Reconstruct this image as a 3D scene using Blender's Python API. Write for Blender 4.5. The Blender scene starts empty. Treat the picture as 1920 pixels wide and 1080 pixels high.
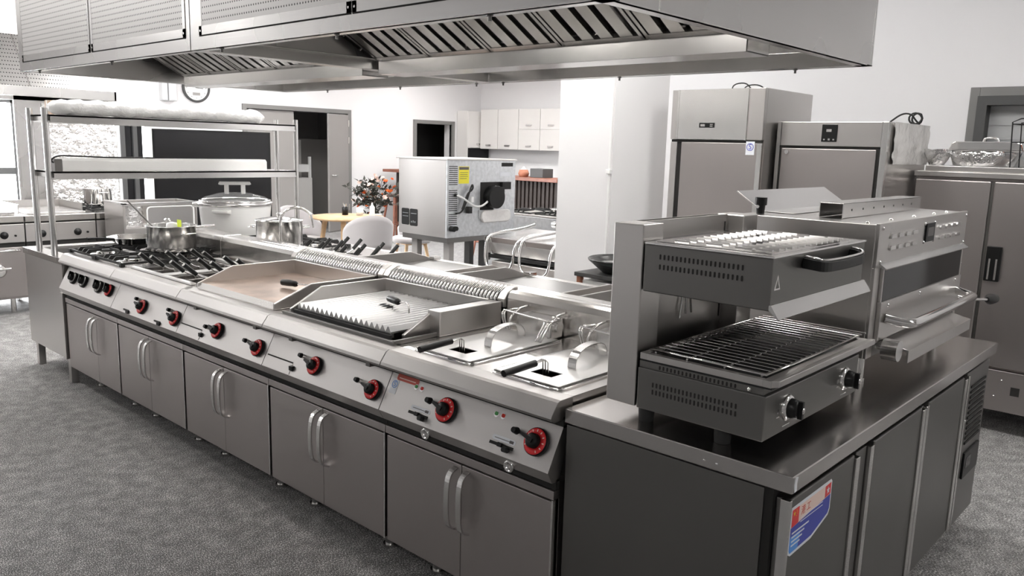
import bpy, math, random
from mathutils import Vector, Matrix
random.seed(7)
PI = math.pi
COL = bpy.context.scene.collection

# ------------------------------------------------------------------ materials
def nt(m): return m.node_tree.nodes, m.node_tree.links
def mat(name, color, rough=.5, metal=0., bump=None, brush=None, spec=None, emit=None, trans=0., alpha=1., coat=0., sheen=0., vary=0.):
    m = bpy.data.materials.new(name); m.use_nodes = True
    N, L = nt(m); b = N['Principled BSDF']
    b.inputs['Base Color'].default_value = (*color, 1)
    b.inputs['Roughness'].default_value = rough
    b.inputs['Metallic'].default_value = metal
    if spec is not None: b.inputs['Specular IOR Level'].default_value = spec
    if trans: b.inputs['Transmission Weight'].default_value = trans
    if alpha < 1: b.inputs['Alpha'].default_value = alpha
    if coat: b.inputs['Coat Weight'].default_value = coat
    if sheen: b.inputs['Sheen Weight'].default_value = sheen
    if emit:
        b.inputs['Emission Color'].default_value = (*emit[0], 1); b.inputs['Emission Strength'].default_value = emit[1]
    tc = N.new('ShaderNodeTexCoord')
    if brush:                                   # fine brushed grain, stretched along one axis, and a soft waviness of the sheet
        mp = N.new('ShaderNodeMapping'); mp.inputs['Scale'].default_value = brush[0]
        n = N.new('ShaderNodeTexNoise'); n.inputs['Scale'].default_value = 1; n.inputs['Detail'].default_value = 3
        L.new(tc.outputs['Object'], mp.inputs[0]); L.new(mp.outputs[0], n.inputs['Vector'])
        n2 = N.new('ShaderNodeTexNoise'); n2.inputs['Scale'].default_value = 2.2; n2.inputs['Detail'].default_value = 1
        L.new(tc.outputs['Object'], n2.inputs['Vector'])
        b1 = N.new('ShaderNodeBump'); b1.inputs['Strength'].default_value = brush[1]; b1.inputs['Distance'].default_value = .001
        b2 = N.new('ShaderNodeBump'); b2.inputs['Strength'].default_value = brush[2]; b2.inputs['Distance'].default_value = .02
        L.new(n.outputs['Fac'], b1.inputs['Height']); L.new(n2.outputs['Fac'], b2.inputs['Height'])
        L.new(b2.outputs[0], b1.inputs['Normal']); L.new(b1.outputs[0], b.inputs['Normal'])
        mr = N.new('ShaderNodeMapRange'); mr.inputs[3].default_value = rough*.85; mr.inputs[4].default_value = rough*1.25
        L.new(n2.outputs['Fac'], mr.inputs[0]); L.new(mr.outputs[0], b.inputs['Roughness'])
    if bump:
        n = N.new('ShaderNodeTexNoise'); n.inputs['Scale'].default_value = bump[0]; n.inputs['Detail'].default_value = 4
        L.new(tc.outputs['Object'], n.inputs['Vector'])
        b1 = N.new('ShaderNodeBump'); b1.inputs['Strength'].default_value = bump[1]; b1.inputs['Distance'].default_value = bump[2]
        L.new(n.outputs['Fac'], b1.inputs['Height']); L.new(b1.outputs[0], b.inputs['Normal'])
        if vary:
            cr = N.new('ShaderNodeValToRGB')
            cr.color_ramp.elements[0].position = .3; cr.color_ramp.elements[1].position = .7
            cr.color_ramp.elements[0].color = (*[c*(1-vary) for c in color], 1)
            cr.color_ramp.elements[1].color = (*[min(1, c*(1+vary)) for c in color], 1)
            L.new(n.outputs['Fac'], cr.inputs[0]); L.new(cr.outputs[0], b.inputs['Base Color'])
    return m

G = (.60, .59, .575)
M = {}
M['steel'] = mat('brushed_steel', (.60, .58, .565), .30, 1, brush=((3, 3, 260), .10, .05))       # vertical sheets, horizontal grain
M['steel_door'] = mat('door_steel', (.44, .41, .40), .38, 1, brush=((3, 3, 240), .15, .06))
M['steel_top'] = mat('worktop_steel', (.64, .62, .60), .20, 1, brush=((5, 160, 5), .05, .035))
M['steel_work'] = mat('bench_steel', (.58, .56, .545), .18, 1, brush=((5, 140, 5), .05, .05))
M['steel_hood'] = mat('hood_steel', (.62, .61, .60), .26, 1, brush=((3, 3, 150), .08, .12))
M['polish'] = mat('polished_steel', (.80, .79, .78), .10, 1)
M['satin'] = mat('satin_steel', (.70, .69, .68), .24, 1)
M['steel_dark_and_shaded'] = mat('dark_and_shaded_steel', (.20, .195, .188), .34, 1, brush=((3, 3, 240), .12, .05))  # shade painted into bench and salamander steel; also used for dark metal parts
M['panel'] = mat('control_panel_steel', (.54, .522, .51), .40, 1, brush=((3, 3, 200), .05, .03))
M['galv'] = mat('galvanised_sheet', (.60, .615, .63), .45, .8, bump=(30, .1, .003), vary=.12)
M['iron'] = mat('cast_iron', (.022, .022, .022), .55, .3, bump=(120, .3, .001))
M['grill_iron'] = mat('grill_iron', (.42, .42, .42), .30, 1, bump=(60, .15, .001))
M['black'] = mat('black_plastic', (.010, .010, .010), .36, spec=.25)
M['rubber'] = mat('black_rubber', (.02, .02, .02), .7)
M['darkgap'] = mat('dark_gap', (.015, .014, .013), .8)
M['red'] = mat('red_plastic', (.75, .03, .035), .35)
M['white'] = mat('white_enamel', (.86, .855, .84), .22, coat=.3)
M['whiteplastic'] = mat('white_plastic', (.85, .85, .84), .45)
M['lamp_red'] = mat('red_lens', (.6, .03, .02), .15)
M['lamp_green'] = mat('green_lens', (.08, .35, .10), .15)
M['wall'] = mat('white_paint', (.80, .79, .795), .75, bump=(60, .03, .002))
M['wallgrey'] = mat('grey_paint', (.36, .35, .345), .8)
M['ceiling'] = mat('ceiling_paint', (.74, .73, .73), .85)
M['glass_dark'] = mat('dark_glass', (.010, .010, .011), .08, spec=.22)
M['screen'] = mat('screen_black', (.012, .012, .013), .16, spec=.3)
M['doorgrey'] = mat('door_grey', (.30, .285, .275), .5)
M['framegrey'] = mat('frame_grey', (.20, .195, .19), .5)
M['framedark'] = mat('frame_dark', (.06, .06, .06), .5)
M['cab'] = mat('cream_laminate', (.74, .72, .70), .5)
M['wood'] = mat('pale_wood', (.62, .42, .24), .5, bump=(8, .05, .002), vary=.2)
M['wooddark'] = mat('dark_wood', (.075, .045, .035), .5, bump=(8, .05, .002), vary=.2)
M['woodred'] = mat('red_brown_wood', (.26, .10, .065), .45, bump=(8, .05, .002), vary=.2)
M['slat'] = mat('slatted_panel', (.035, .024, .02), .6)
M['fabric'] = mat('grey_fabric', (.46, .44, .445), .9, bump=(300, .3, .002), sheen=.4)
M['orange'] = mat('orange_petal', (.80, .16, .03), .6)
M['petal'] = mat('cream_petal', (.80, .62, .55), .6)
M['leaf'] = mat('dark_leaf', (.03, .03, .022), .6)
M['yellow'] = mat('yellow_label', (.80, .72, .04), .5)
M['teal'] = mat('teal_plastic', (.12, .70, .50), .5)
M['lime'] = mat('lime_label', (.70, .85, .05), .5)
M['blue'] = mat('blue_print', (.05, .07, .42), .4)
M['lightblue'] = mat('light_blue_print', (.10, .32, .78), .4)
M['bluep'] = mat('blue_plastic', (.02, .06, .20), .3)
M['stickerwhite'] = mat('sticker_white', (.78, .80, .84), .35)
M['peach'] = mat('peach_print', (.85, .66, .58), .4)
M['text_dark'] = mat('dark_print', (.10, .09, .09), .5)
M['text_red'] = mat('red_print', (.60, .10, .07), .5)
M['grillplate'] = mat('seasoned_plate', (.52, .40, .33), .30, .75, bump=(7, .12, .004), vary=.28)
M['foil'] = mat('aluminium_foil', (.85, .85, .85), .12, 1, bump=(28, 1., .02))
M['film'] = mat('crinkled_film', (.88, .87, .86), .16, 1, bump=(15, 1., .05))
M['plasticwrap'] = mat('clear_wrap', (.90, .90, .89), .12, 0, bump=(40, .8, .01), coat=1)
M['bag'] = mat('plastic_film', (.86, .84, .82), .25, .25, bump=(5, .7, .05))
M['liquid'] = mat('milky_liquid', (.85, .84, .82), .15)
M['speckle'] = mat('speckled_enamel', (.03, .03, .03), .25, bump=(160, .1, .001))
M['tan'] = mat('tan_card', (.55, .42, .32), .6)
M['terracotta'] = mat('terracotta', (.42, .17, .10), .6)
M['lens'] = mat('lamp_lens', (.9, .9, .88), .4, emit=((1, .985, .96), 30.))
M['rim'] = mat('rim_steel', (.42, .405, .395), .40, 1, brush=((3, 3, 200), .05, .03))
M['lens_added_aisle'] = mat('added_aisle_lamp_lens', (.9, .9, .88), .4, emit=((1, .985, .96), 20.))  # dimmer lens for the added row of aisle panels
M['filter'] = mat('filter_steel', (.40, .39, .38), .26, 1)
M['lid'] = mat('lid_steel', (.72, .71, .70), .36, 1, brush=((5, 120, 5), .04, .03))
M['lens_hood'] = mat('hood_lamp_lens', (.9, .9, .88), .4, emit=((1, .97, .93), 26.))
M['clockface'] = mat('clock_face', (.85, .85, .84), .4)
M['roller'] = mat('blind_slat', (.50, .50, .505), .6)

m = mat('clear_glass', (.9, .92, .92), .03); M['glass'] = m      # thin pane
N, L = nt(m); b = N['Principled BSDF']; t = N.new('ShaderNodeBsdfTransparent'); mx = N.new('ShaderNodeMixShader'); mx.inputs[0].default_value = .14
L.new(t.outputs[0], mx.inputs[1]); L.new(b.outputs[0], mx.inputs[2]); L.new(mx.outputs[0], N['Material Output'].inputs[0])

def carpet():
    m = mat('grey_carpet', (.10, .10, .10), .85, spec=.25, sheen=.25); N, L = nt(m); b = N['Principled BSDF']
    tc = N.new('ShaderNodeTexCoord')
    n = N.new('ShaderNodeTexNoise'); n.inputs['Scale'].default_value = 125; n.inputs['Detail'].default_value = 3; n.inputs['Roughness'].default_value = .7
    n2 = N.new('ShaderNodeTexNoise'); n2.inputs['Scale'].default_value = 14; n2.inputs['Detail'].default_value = 2
    mp = N.new('ShaderNodeMapping'); mp.inputs['Scale'].default_value = (1, 2.2, 1)
    L.new(tc.outputs['Object'], mp.inputs[0]); L.new(mp.outputs[0], n.inputs['Vector']); L.new(tc.outputs['Object'], n2.inputs['Vector'])
    mm = N.new('ShaderNodeMath'); mm.operation = 'MULTIPLY_ADD'; mm.inputs[1].default_value = .14
    L.new(n2.outputs['Fac'], mm.inputs[0]); L.new(n.outputs['Fac'], mm.inputs[2])
    cr = N.new('ShaderNodeValToRGB'); e = cr.color_ramp.elements
    e[0].position = .46; e[0].color = (.032, .031, .030, 1); e[1].position = .72; e[1].color = (.85, .83, .82, 1)
    x = cr.color_ramp.elements.new(.58); x.color = (.125, .12, .118, 1)
    L.new(mm.outputs[0], cr.inputs[0]); L.new(cr.outputs[0], b.inputs['Base Color'])
    bp = N.new('ShaderNodeBump'); bp.inputs['Strength'].default_value = .6; bp.inputs['Distance'].default_value = .006
    L.new(n.outputs['Fac'], bp.inputs['Height']); L.new(bp.outputs[0], b.inputs['Normal'])
    return m
M['carpet'] = carpet()

def perforated(name, base, rough, ax, ay, pitch, rad, metal=1, asp=1.):
    """punched sheet: rows of small dark holes, laid out in the sheet's own coordinates"""
    m = mat(name, base, rough, metal); N, L = nt(m); b = N['Principled BSDF']
    tc = N.new('ShaderNodeTexCoord'); sp = N.new('ShaderNodeSeparateXYZ'); L.new(tc.outputs['Object'], sp.inputs[0])
    def cell(axis, p):
        d = N.new('ShaderNodeMath'); d.operation = 'DIVIDE'; d.inputs[1].default_value = p; L.new(sp.outputs[axis], d.inputs[0])
        f = N.new('ShaderNodeMath'); f.operation = 'FRACT'; L.new(d.outputs[0], f.inputs[0])
        s = N.new('ShaderNodeMath'); s.operation = 'SUBTRACT'; s.inputs[1].default_value = .5; L.new(f.outputs[0], s.inputs[0])
        k = N.new('ShaderNodeMath'); k.operation = 'MULTIPLY'; k.inputs[1].default_value = p; L.new(s.outputs[0], k.inputs[0])
        q = N.new('ShaderNodeMath'); q.operation = 'POWER'; q.inputs[1].default_value = 2; 
        a = N.new('ShaderNodeMath'); a.operation = 'ABSOLUTE'; L.new(k.outputs[0], a.inputs[0]); L.new(a.outputs[0], q.inputs[0]); return q
    qa, qb = cell(ax, pitch), cell(ay, pitch*asp)
    s = N.new('ShaderNodeMath'); s.operation = 'ADD'; L.new(qa.outputs[0], s.inputs[0]); L.new(qb.outputs[0], s.inputs[1])
    c = N.new('ShaderNodeMath'); c.operation = 'LESS_THAN'; c.inputs[1].default_value = rad*rad; L.new(s.outputs[0], c.inputs[0])
    mx = N.new('ShaderNodeMix'); mx.data_type = 'RGBA'; mx.inputs[6].default_value = (*base, 1); mx.inputs[7].default_value = (.10, .10, .10, 1)
    L.new(c.outputs[0], mx.inputs[0]); L.new(mx.outputs[2], b.inputs['Base Color'])
    return m
M['perf'] = perforated('perforated_hood_sheet', (.56, .55, .54), .42, 0, 2, .016, .0036, 1, 1.45)
M['perf_wall'] = perforated('slotted_hood_sheet', (.70, .69, .68), .35, 1, 2, .022, .005, 1, 1.6)

# ------------------------------------------------------------------ mesh builder
class MB:
    def __init__(s): s.v = []; s.f = []; s.sm = []
    def add(s, vs, fs, smooth=False):
        o = len(s.v); s.v += [tuple(v) for v in vs]; s.f += [tuple(i+o for i in f) for f in fs]; s.sm += [smooth]*len(fs); return s
    def box(s, x0, x1, y0, y1, z0, z1):
        if x0 > x1: x0, x1 = x1, x0
        if y0 > y1: y0, y1 = y1, y0
        if z0 > z1: z0, z1 = z1, z0
        return s.add([(x0,y0,z0),(x1,y0,z0),(x1,y1,z0),(x0,y1,z0),(x0,y0,z1),(x1,y0,z1),(x1,y1,z1),(x0,y1,z1)],
                     [(0,3,2,1),(4,5,6,7),(0,1,5,4),(1,2,6,5),(2,3,7,6),(3,0,4,7)])
    def prism(s, poly, axis, a, b):
        """closed polygon extruded along axis; poly gives the two other coordinates in x,y,z order"""
        def P(p, t): return (t, p[0], p[1]) if axis == 'x' else (p[0], t, p[1]) if axis == 'y' else (p[0], p[1], t)
        n = len(poly); area = sum(poly[i][0]*poly[(i+1)%n][1]-poly[(i+1)%n][0]*poly[i][1] for i in range(n))
        if axis == 'y': area = -area
        if area < 0: poly = poly[::-1]
        vs = [P(p, a) for p in poly] + [P(p, b) for p in poly]
        fs = [tuple(range(n))[::-1], tuple(range(n, 2*n))] + [(i, (i+1)%n, n+(i+1)%n, n+i) for i in range(n)]
        if a > b: fs = [f[::-1] for f in fs]
        return s.add(vs, fs)
    def cyl(s, p0, p1, r, r2=None, n=20, cap=True):
        p0, p1 = Vector(p0), Vector(p1); r2 = r if r2 is None else r2
        d = (p1-p0).normalized(); u = d.orthogonal().normalized(); w = d.cross(u)
        A = [p0+(u*math.cos(2*PI*i/n)+w*math.sin(2*PI*i/n))*r for i in range(n)]
        B = [p1+(u*math.cos(2*PI*i/n)+w*math.sin(2*PI*i/n))*r2 for i in range(n)]
        s.add(A+B, [(i, (i+1)%n, n+(i+1)%n, n+i) for i in range(n)], True)
        if cap: s.add(A, [tuple(range(n))[::-1]]); s.add(B, [tuple(range(n))])
        return s
    def tube(s, pts, r, n=8, closed=False, smooth_path=0):
        pts = [Vector(p) for p in pts]
        for _ in range(smooth_path):
            q = [] if closed else [pts[0]]
            for i in range(len(pts) if closed else len(pts)-1):
                a, b = pts[i], pts[(i+1) % len(pts)]; q += [a*.75+b*.25, a*.25+b*.75]
            if not closed: q.append(pts[-1])
            pts = q
        m = len(pts); rings = []; up = None
        for i in range(m):
            a = pts[i-1] if (closed or i) else pts[i]; b = pts[(i+1) % m] if (closed or i < m-1) else pts[i]
            d = (b-a).normalized()
            u = d.orthogonal() if up is None else up-d*up.dot(d)
            if u.length < 1e-6: u = d.orthogonal()
            u.normalize(); up = u; w = d.cross(u)
            rr = r[i*len(r)//m] if isinstance(r, (list, tuple)) else r
            rings.append([pts[i]+(u*math.cos(2*PI*k/n)+w*math.sin(2*PI*k/n))*rr for k in range(n)])
        vs = [v for q in rings for v in q]; fs = []
        for i in range(m if closed else m-1):
            j = (i+1) % m
            fs += [(i*n+k, i*n+(k+1)%n, j*n+(k+1)%n, j*n+k) for k in range(n)]
        s.add(vs, fs, True)
        if not closed: s.add(rings[0], [tuple(range(n))[::-1]]); s.add(rings[-1], [tuple(range(n))])
        return s
    def strap(s, pts, w, t, axis):
        """flat bar of width w (along axis vector) and thickness t swept along pts"""
        pts = [Vector(p) for p in pts]; ax = Vector(axis).normalized(); m = len(pts); vs = []
        for i in range(m):
            d = (pts[min(i+1, m-1)]-pts[max(i-1, 0)]).normalized(); nrm = d.cross(ax).normalized()
            vs += [pts[i]+ax*w/2+nrm*t/2, pts[i]-ax*w/2+nrm*t/2, pts[i]-ax*w/2-nrm*t/2, pts[i]+ax*w/2-nrm*t/2]
        fs = [(3, 2, 1, 0), tuple(range(4*m-4, 4*m))]
        for i in range(m-1): fs += [(4*i+k, 4*i+(k+1) % 4, 4*i+4+(k+1) % 4, 4*i+4+k) for k in range(4)]
        return s.add(vs, [f[::-1] for f in fs])
    def lathe(s, c, prof, n=32, axis='z', smooth=True):
        c = Vector(c); vs = []; m = len(prof)
        for r, h in prof:
            for k in range(n):
                a = 2*PI*k/n; x, y = r*math.cos(a), r*math.sin(a)
                vs.append(c+Vector((x, y, h) if axis == 'z' else (x, -h, y) if axis == '-y' else (x, h, -y) if axis == 'y' else (h, x, y)))
        fs = [(i*n+k, i*n+(k+1)%n, (i+1)*n+(k+1)%n, (i+1)*n+k) for i in range(m-1) for k in range(n)]
        return s.add(vs, fs, smooth)
    def holes(s, axis, a, b, u0, u1, v0, v1, hs):
        """slab with rectangular openings; axis = thickness axis"""
        us = sorted({u0, u1, *[h[0] for h in hs], *[h[1] for h in hs]}); us = [u for u in us if u0 <= u <= u1]
        vs = sorted({v0, v1, *[h[2] for h in hs], *[h[3] for h in hs]}); vs = [v for v in vs if v0 <= v <= v1]
        for i in range(len(us)-1):
            for j in range(len(vs)-1):
                cu, cv = (us[i]+us[i+1])/2, (vs[j]+vs[j+1])/2
                if any(h[0] < cu < h[1] and h[2] < cv < h[3] for h in hs): continue
                if axis == 'z': s.box(us[i], us[i+1], vs[j], vs[j+1], a, b)
                elif axis == 'x': s.box(a, b, us[i], us[i+1], vs[j], vs[j+1])
                else: s.box(us[i], us[i+1], a, b, vs[j], vs[j+1])
        return s
    def islands(s):
        par = list(range(len(s.v)))
        def fd(i):
            while par[i] != i: par[i] = par[par[i]]; i = par[i]
            return i
        for f in s.f:
            for k in f[1:]: par[fd(k)] = fd(f[0])
        out = {}
        for f, sm in zip(s.f, s.sm): out.setdefault(fd(f[0]), []).append((f, sm))
        res = []
        for fs in out.values():
            ids = sorted({i for f, _ in fs for i in f}); mp = {i: k for k, i in enumerate(ids)}; q = MB()
            q.v = [s.v[i] for i in ids]; q.f = [tuple(mp[i] for i in f) for f, _ in fs]; q.sm = [x for _, x in fs]; res.append(q)
        return res
    def xf(s, mtx):
        s.v = [tuple(mtx @ Vector(v)) for v in s.v]; return s
    def obj(s, name, m, origin=(0, 0, 0), bevel=0, weld=False):
        me = bpy.data.meshes.new(name); o = Vector(origin)
        me.from_pydata([tuple(Vector(v)-o) for v in s.v], [], s.f)
        me.polygons.foreach_set('use_smooth', s.sm); me.materials.append(M[m] if isinstance(m, str) else m); me.update()
        ob = bpy.data.objects.new(name, me); COL.objects.link(ob)
        if bevel:
            bv = ob.modifiers.new('bevel', 'BEVEL'); bv.width = bevel; bv.segments = 2; bv.limit_method = 'ANGLE'; bv.angle_limit = math.radians(50)
        return ob

def tag(o, label=None, cat=None, group=None, kind=None):
    if label: o['label'] = label
    if cat: o['category'] = cat
    if group: o['group'] = group
    if kind: o['kind'] = kind
    return o

class T:
    """a thing: an Empty at its base; parts are given in world coordinates and stored relative to it"""
    def __init__(s, name, label, cat, loc=(0, 0, 0), group=None):
        s.e = bpy.data.objects.new(name, None); COL.objects.link(s.e); s.o = Vector(loc); s.e.location = loc
        s.e.empty_display_size = .1; tag(s.e, label, cat, group)
    def split(s, name, mb, m, bevel=0, under=None):
        for q in mb.islands(): s.part(name, q, m, bevel, under)
    def part(s, name, mb, m, bevel=0, under=None, label=None):
        ob = mb.obj(name, m, s.o, bevel); ob.parent = under or s.e
        if label: ob['label'] = label
        return ob
def single(name, label, cat, mb, m, loc=(0, 0, 0), bevel=0, group=None):
    o = mb.obj(name, m, loc, bevel); o.location = loc; return tag(o, label, cat, group)
def struct(name, mb, m, bevel=0):
    return tag(mb.obj(name, m, (0, 0, 0), bevel), kind='structure')
def copy_tree(o, parent=None):
    c = o.copy(); COL.objects.link(c)
    if parent: c.parent = parent
    for ch in o.children: copy_tree(ch, c)
    return c
def dup(root, loc, rz=None, label=None, group=None, name=None):
    c = copy_tree(root); c.location = loc
    if rz is not None: c.rotation_euler.z = rz
    if label: c['label'] = label
    if group: c['group'] = group
    if name: c.name = name
    return c
def text_mb(txt, size, thick=.0004):
    cu = bpy.data.curves.new('t', 'FONT'); cu.body = txt; cu.size = size; cu.align_x = 'CENTER'; cu.align_y = 'CENTER'; cu.extrude = thick
    cu.resolution_u = 3
    ob = bpy.data.objects.new('t', cu); COL.objects.link(ob)
    bpy.context.view_layer.update()
    me = bpy.data.meshes.new_from_object(ob.evaluated_get(bpy.context.evaluated_depsgraph_get()))
    mb = MB(); mb.add([v.co[:] for v in me.vertices], [tuple(p.vertices) for p in me.polygons])
    bpy.data.objects.remove(ob); bpy.data.curves.remove(cu); bpy.data.meshes.remove(me)
    return mb
def facing_minus_y(mb, c, tilt=0):      # text lying in xy -> standing, read from -Y
    return mb.xf(Matrix.Translation(c) @ Matrix.Rotation(tilt, 4, 'X') @ Matrix.Rotation(PI/2, 4, 'X'))
def facing_plus_x(mb, c):
    return mb.xf(Matrix.Translation(c) @ Matrix.Rotation(PI/2, 4, 'Z') @ Matrix.Rotation(PI/2, 4, 'X'))
def rsq(x0, x1, y0, y1, r, n=5):
    """rounded rectangle outline"""
    pts = []
    for cx, cy, a0 in ((x1-r, y1-r, 0), (x0+r, y1-r, PI/2), (x0+r, y0+r, PI), (x1-r, y0+r, 3*PI/2)):
        pts += [(cx+r*math.cos(a0+PI/2*i/n), cy+r*math.sin(a0+PI/2*i/n)) for i in range(n+1)]
    return pts

# ------------------------------------------------------------------ room
XL, XR, YN, YB, YF, H = -10.8, 5.5, -5.0, 4.45, 10.5, 3.15
struct('floor', MB().box(XL-2.5, XR+.2, YN-.2, YF+.2, -.1, 0), 'carpet')
struct('ceiling', MB().box(XL-2.5, XR+.2, YN-.2, YF+.2, H, H+.1), 'ceiling')
W1 = (.15, 1.90, .62, 2.03)
W2 = (-3.6, -.9, .9, 2.2)
D1 = (5.12, 7.10, 0, 2.08); D2 = (8.72, 9.66, 0, 1.98); W3 = (3.12, 3.52, .3, 1.80)
struct('wall_left', MB().holes('x', XL-.2, XL, YN, YF, 0, H, [W1, D1, D2, W3]), 'wall')
struct('wall_far', MB().box(XL-2.5, -2.0, YF, YF+.2, 0, H), 'wall')
WB = (-.03, 1.25, .9, 2.0)
struct('wall_back', MB().holes('y', YB, YB+.15, -2.9, XR, 0, H, [WB]), 'wall')
struct('wall_right', MB().box(XR, XR+.2, YN, YB+.15, 0, H), 'wallgrey')
struct('wall_front', MB().box(XL, XR, YN-.2, YN, 0, H), 'wallgrey')
struct('wall_partition', MB().box(-2.9, -2.75, YB+.15, YF, 0, H), 'wall')
struct('wall_pillar', MB().box(-2.065, -1.62, 2.5, 3.12, 0, H), 'wall')
pt = T('cable_trunking', 'thin white cable trunking running down the white pillar', 'cable trunking', (-1.635, 2.5, 0))
pt.part('duct', MB().box(-1.645, -1.632, 2.490, 2.4995, 0, 2.3), 'whiteplastic', .002)
pt.part('junction_box', MB().box(-1.655, -1.622, 2.478, 2.4995, 1.43, 1.46), 'whiteplastic', .003)
# rooms behind the two doorways
struct('wall_store', MB().box(XL-2.2, XL-2.1, 3, YF, 0, H).box(XL-2.2, XL-.2, 3.9, 4.0, 0, H).box(XL-2.2, XL-.2, 7.9, 8.0, 0, H), 'wallgrey')
def frame(mb, axis, x0, x1, u0, u1, v0, v1, w, bottom=True):
    b = [(u0-w, u0, v0-(w if bottom else 0), v1+w), (u1, u1+w, v0-(w if bottom else 0), v1+w), (u0, u1, v1, v1+w)]
    if bottom: b.append((u0, u1, v0-w, v0))
    for a, c, d, e in b:
        if axis == 'x': mb.box(x0, x1, a, c, d, e)
        else: mb.box(a, c, x0, x1, d, e)
    return mb
# windows and doors of the left wall
def window(name, axis, a, Wn, mull, fm='framedark', gm='glass'):
    e = bpy.data.objects.new(name, None); COL.objects.link(e); e['kind'] = 'structure'
    def P(n, mb, m): o = mb.obj(n, m); o.parent = e
    mb = frame(MB(), axis, a-.08, a+.03, Wn[0]+.06, Wn[1]-.06, Wn[2]+.06, Wn[3]-.06, .06)
    for k in mull:
        if k[0] == 'h': (mb.box(a-.06, a+.02, Wn[0], Wn[1], k[1]-.03, k[1]+.03) if axis == 'x' else mb.box(Wn[0], Wn[1], a-.06, a+.02, k[1]-.03, k[1]+.03))
        else: (mb.box(a-.06, a+.02, k[1]-.03, k[1]+.03, Wn[2], Wn[3]) if axis == 'x' else mb.box(k[1]-.03, k[1]+.03, a-.06, a+.02, Wn[2], Wn[3]))
    P('window_frame', mb, fm)
    g = MB().box(a-.03, a-.025, Wn[0]+.05, Wn[1]-.05, Wn[2]+.05, Wn[3]-.05) if axis == 'x' else MB().box(Wn[0]+.05, Wn[1]-.05, a+.025, a+.03, Wn[2]+.05, Wn[3]-.05)
    P('pane', g, gm); return e
w1 = window('window_1', 'x', XL, W1, [('h', 1.08)])
q_ = MB().box(XL-.08, XL+.03, 1.735, 1.85, .62, 2.03).box(XL-.06, XL+.025, .2, 1.74, 1.04, 1.13).obj('window_stile', 'framedark'); q_.parent = w1
window('window_2', 'x', XL, W3, [('v', 3.33)], gm='glass_dark')
struct('trim_1', frame(MB(), 'x', XL-.05, XL+.04, D1[0], D1[1], D1[2], D1[3], .07, False), 'framegrey', .004)
struct('trim_2', frame(MB(), 'x', XL-.05, XL+.04, D2[0], D2[1], D2[2], D2[3], .07, False), 'framegrey', .004)
struct('doorway_shade_sheet', MB().box(XL-1.0, XL-.9, D2[0]-.6, D2[1]+.9, 0, H).box(XL-1.0, XL-.2, D2[1]+.5, D2[1]+.55, 0, H), 'darkgap')  # dark sheets standing in for the unlit space behind the small doorway
def door(name, mb, handle, hinges=None):
    e = bpy.data.objects.new(name, None); COL.objects.link(e); e['kind'] = 'structure'
    o = mb.obj('door_leaf', 'doorgrey', (0, 0, 0), .004); o.parent = e
    h = handle.obj('door_handle', 'satin'); h.parent = o
    if hinges: q = hinges.obj('hinge', 'polish'); q.parent = o
    return e
x = XL-.03
door('door_1', MB().box(x-.03, x+.01, 5.13, 6.02, .01, 2.07).box(x+.01, x+.014, 5.25, 5.9, .2, .95).box(x+.01, x+.014, 5.25, 5.9, 1.1, 1.9),
     MB().tube([(x+.01, 5.94, 1.0), (x+.06, 5.94, 1.0), (x+.06, 5.82, 1.0)], .01))
# right leaf stands ajar, swung into the kitchen
mb = MB().box(0, .04, -.62, 0, .01, 2.06); hd = MB().tube([(.04, -.55, 1.0), (.09, -.55, 1.0), (.09, -.44, 1.0)], .011)
hg = MB()
for z in (1.85, 1.55, .35): hg.box(.035, .055, -.03, .01, z, z+.12)
R = Matrix.Translation((XL+.0, 7.09, 0)) @ Matrix.Rotation(math.radians(22), 4, 'Z')
door('door_2', mb.xf(R), hd.xf(R), hg.xf(R))
# store room cabinet seen through the gap
c = T('wall_cabinet', 'tall grey cabinet in the dim room behind the open double door', 'cabinet', (XL-1.2, 6.6, 0))
c.part('body', MB().box(XL-1.6, XL-1.2, 5.9, 7.6, 0, 1.62), 'doorgrey', .004)
c.part('door', MB().box(XL-1.2, XL-1.18, 5.92, 6.9, .1, 1.6), 'cab', .004)
cr = T('storage_rack', 'pale plastic tub shelf standing just inside the open double door', 'storage rack', (XL-.7, 6.3, 0))
cr.part('body', MB().box(XL-.95, XL-.55, 6.12, 6.72, 0, .92), 'cab', .004)
cr.part('tub', MB().prism([(6.16, 1.02), (6.68, 1.02), (6.74, 1.16), (6.10, 1.16)], 'x', XL-.9, XL-.6), 'whiteplastic', .01)
cr.part('post', MB().box(XL-.62, XL-.58, 6.12, 6.16, .9, 1.3).box(XL-.62, XL-.58, 6.68, 6.72, .9, 1.3), 'whiteplastic')

# ------------------------------------------------------------------ ceiling lights
cl = T('ceiling_light', 'flat square ceiling light panel', 'ceiling light', (0, 0, H))
cl.part('frame', MB().box(-.32, .32, -.32, .32, H-.03, H-.0005), 'whiteplastic', .004)
cl.part('diffuser', MB().box(-.29, .29, -.29, .29, H-.036, H-.0301), 'lens')
first = True
for X, Y in [(x, y) for x in (-9.2, -6.6, -4.6) for y in (1.9, 5.2, 8.2)]+[(-2.6, 1.95), (-1.0, 1.95), (.7, 1.95), (2.6, 1.95), (4.4, 1.95), (-8.6, -1.6), (-5.1, .5), (-5.2, -1.3), (-8.6, -3.8), (2.6, -3.2)]:  # aisle row and two panels beside the left table added to brighten surfaces
    if 1:
        if first: cl.e.location = (X, Y, H); first = False; L0 = cl.e
        else:
            q = dup(cl.e, (X, Y, H), group='ceiling light panels')
            if Y == 1.95:
                for c_ in q.children:
                    if c_.name.startswith('diffuser'): c_.data = c_.data.copy(); c_.data.materials[0] = M['lens_added_aisle']
L0['group'] = 'ceiling light panels'
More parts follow.
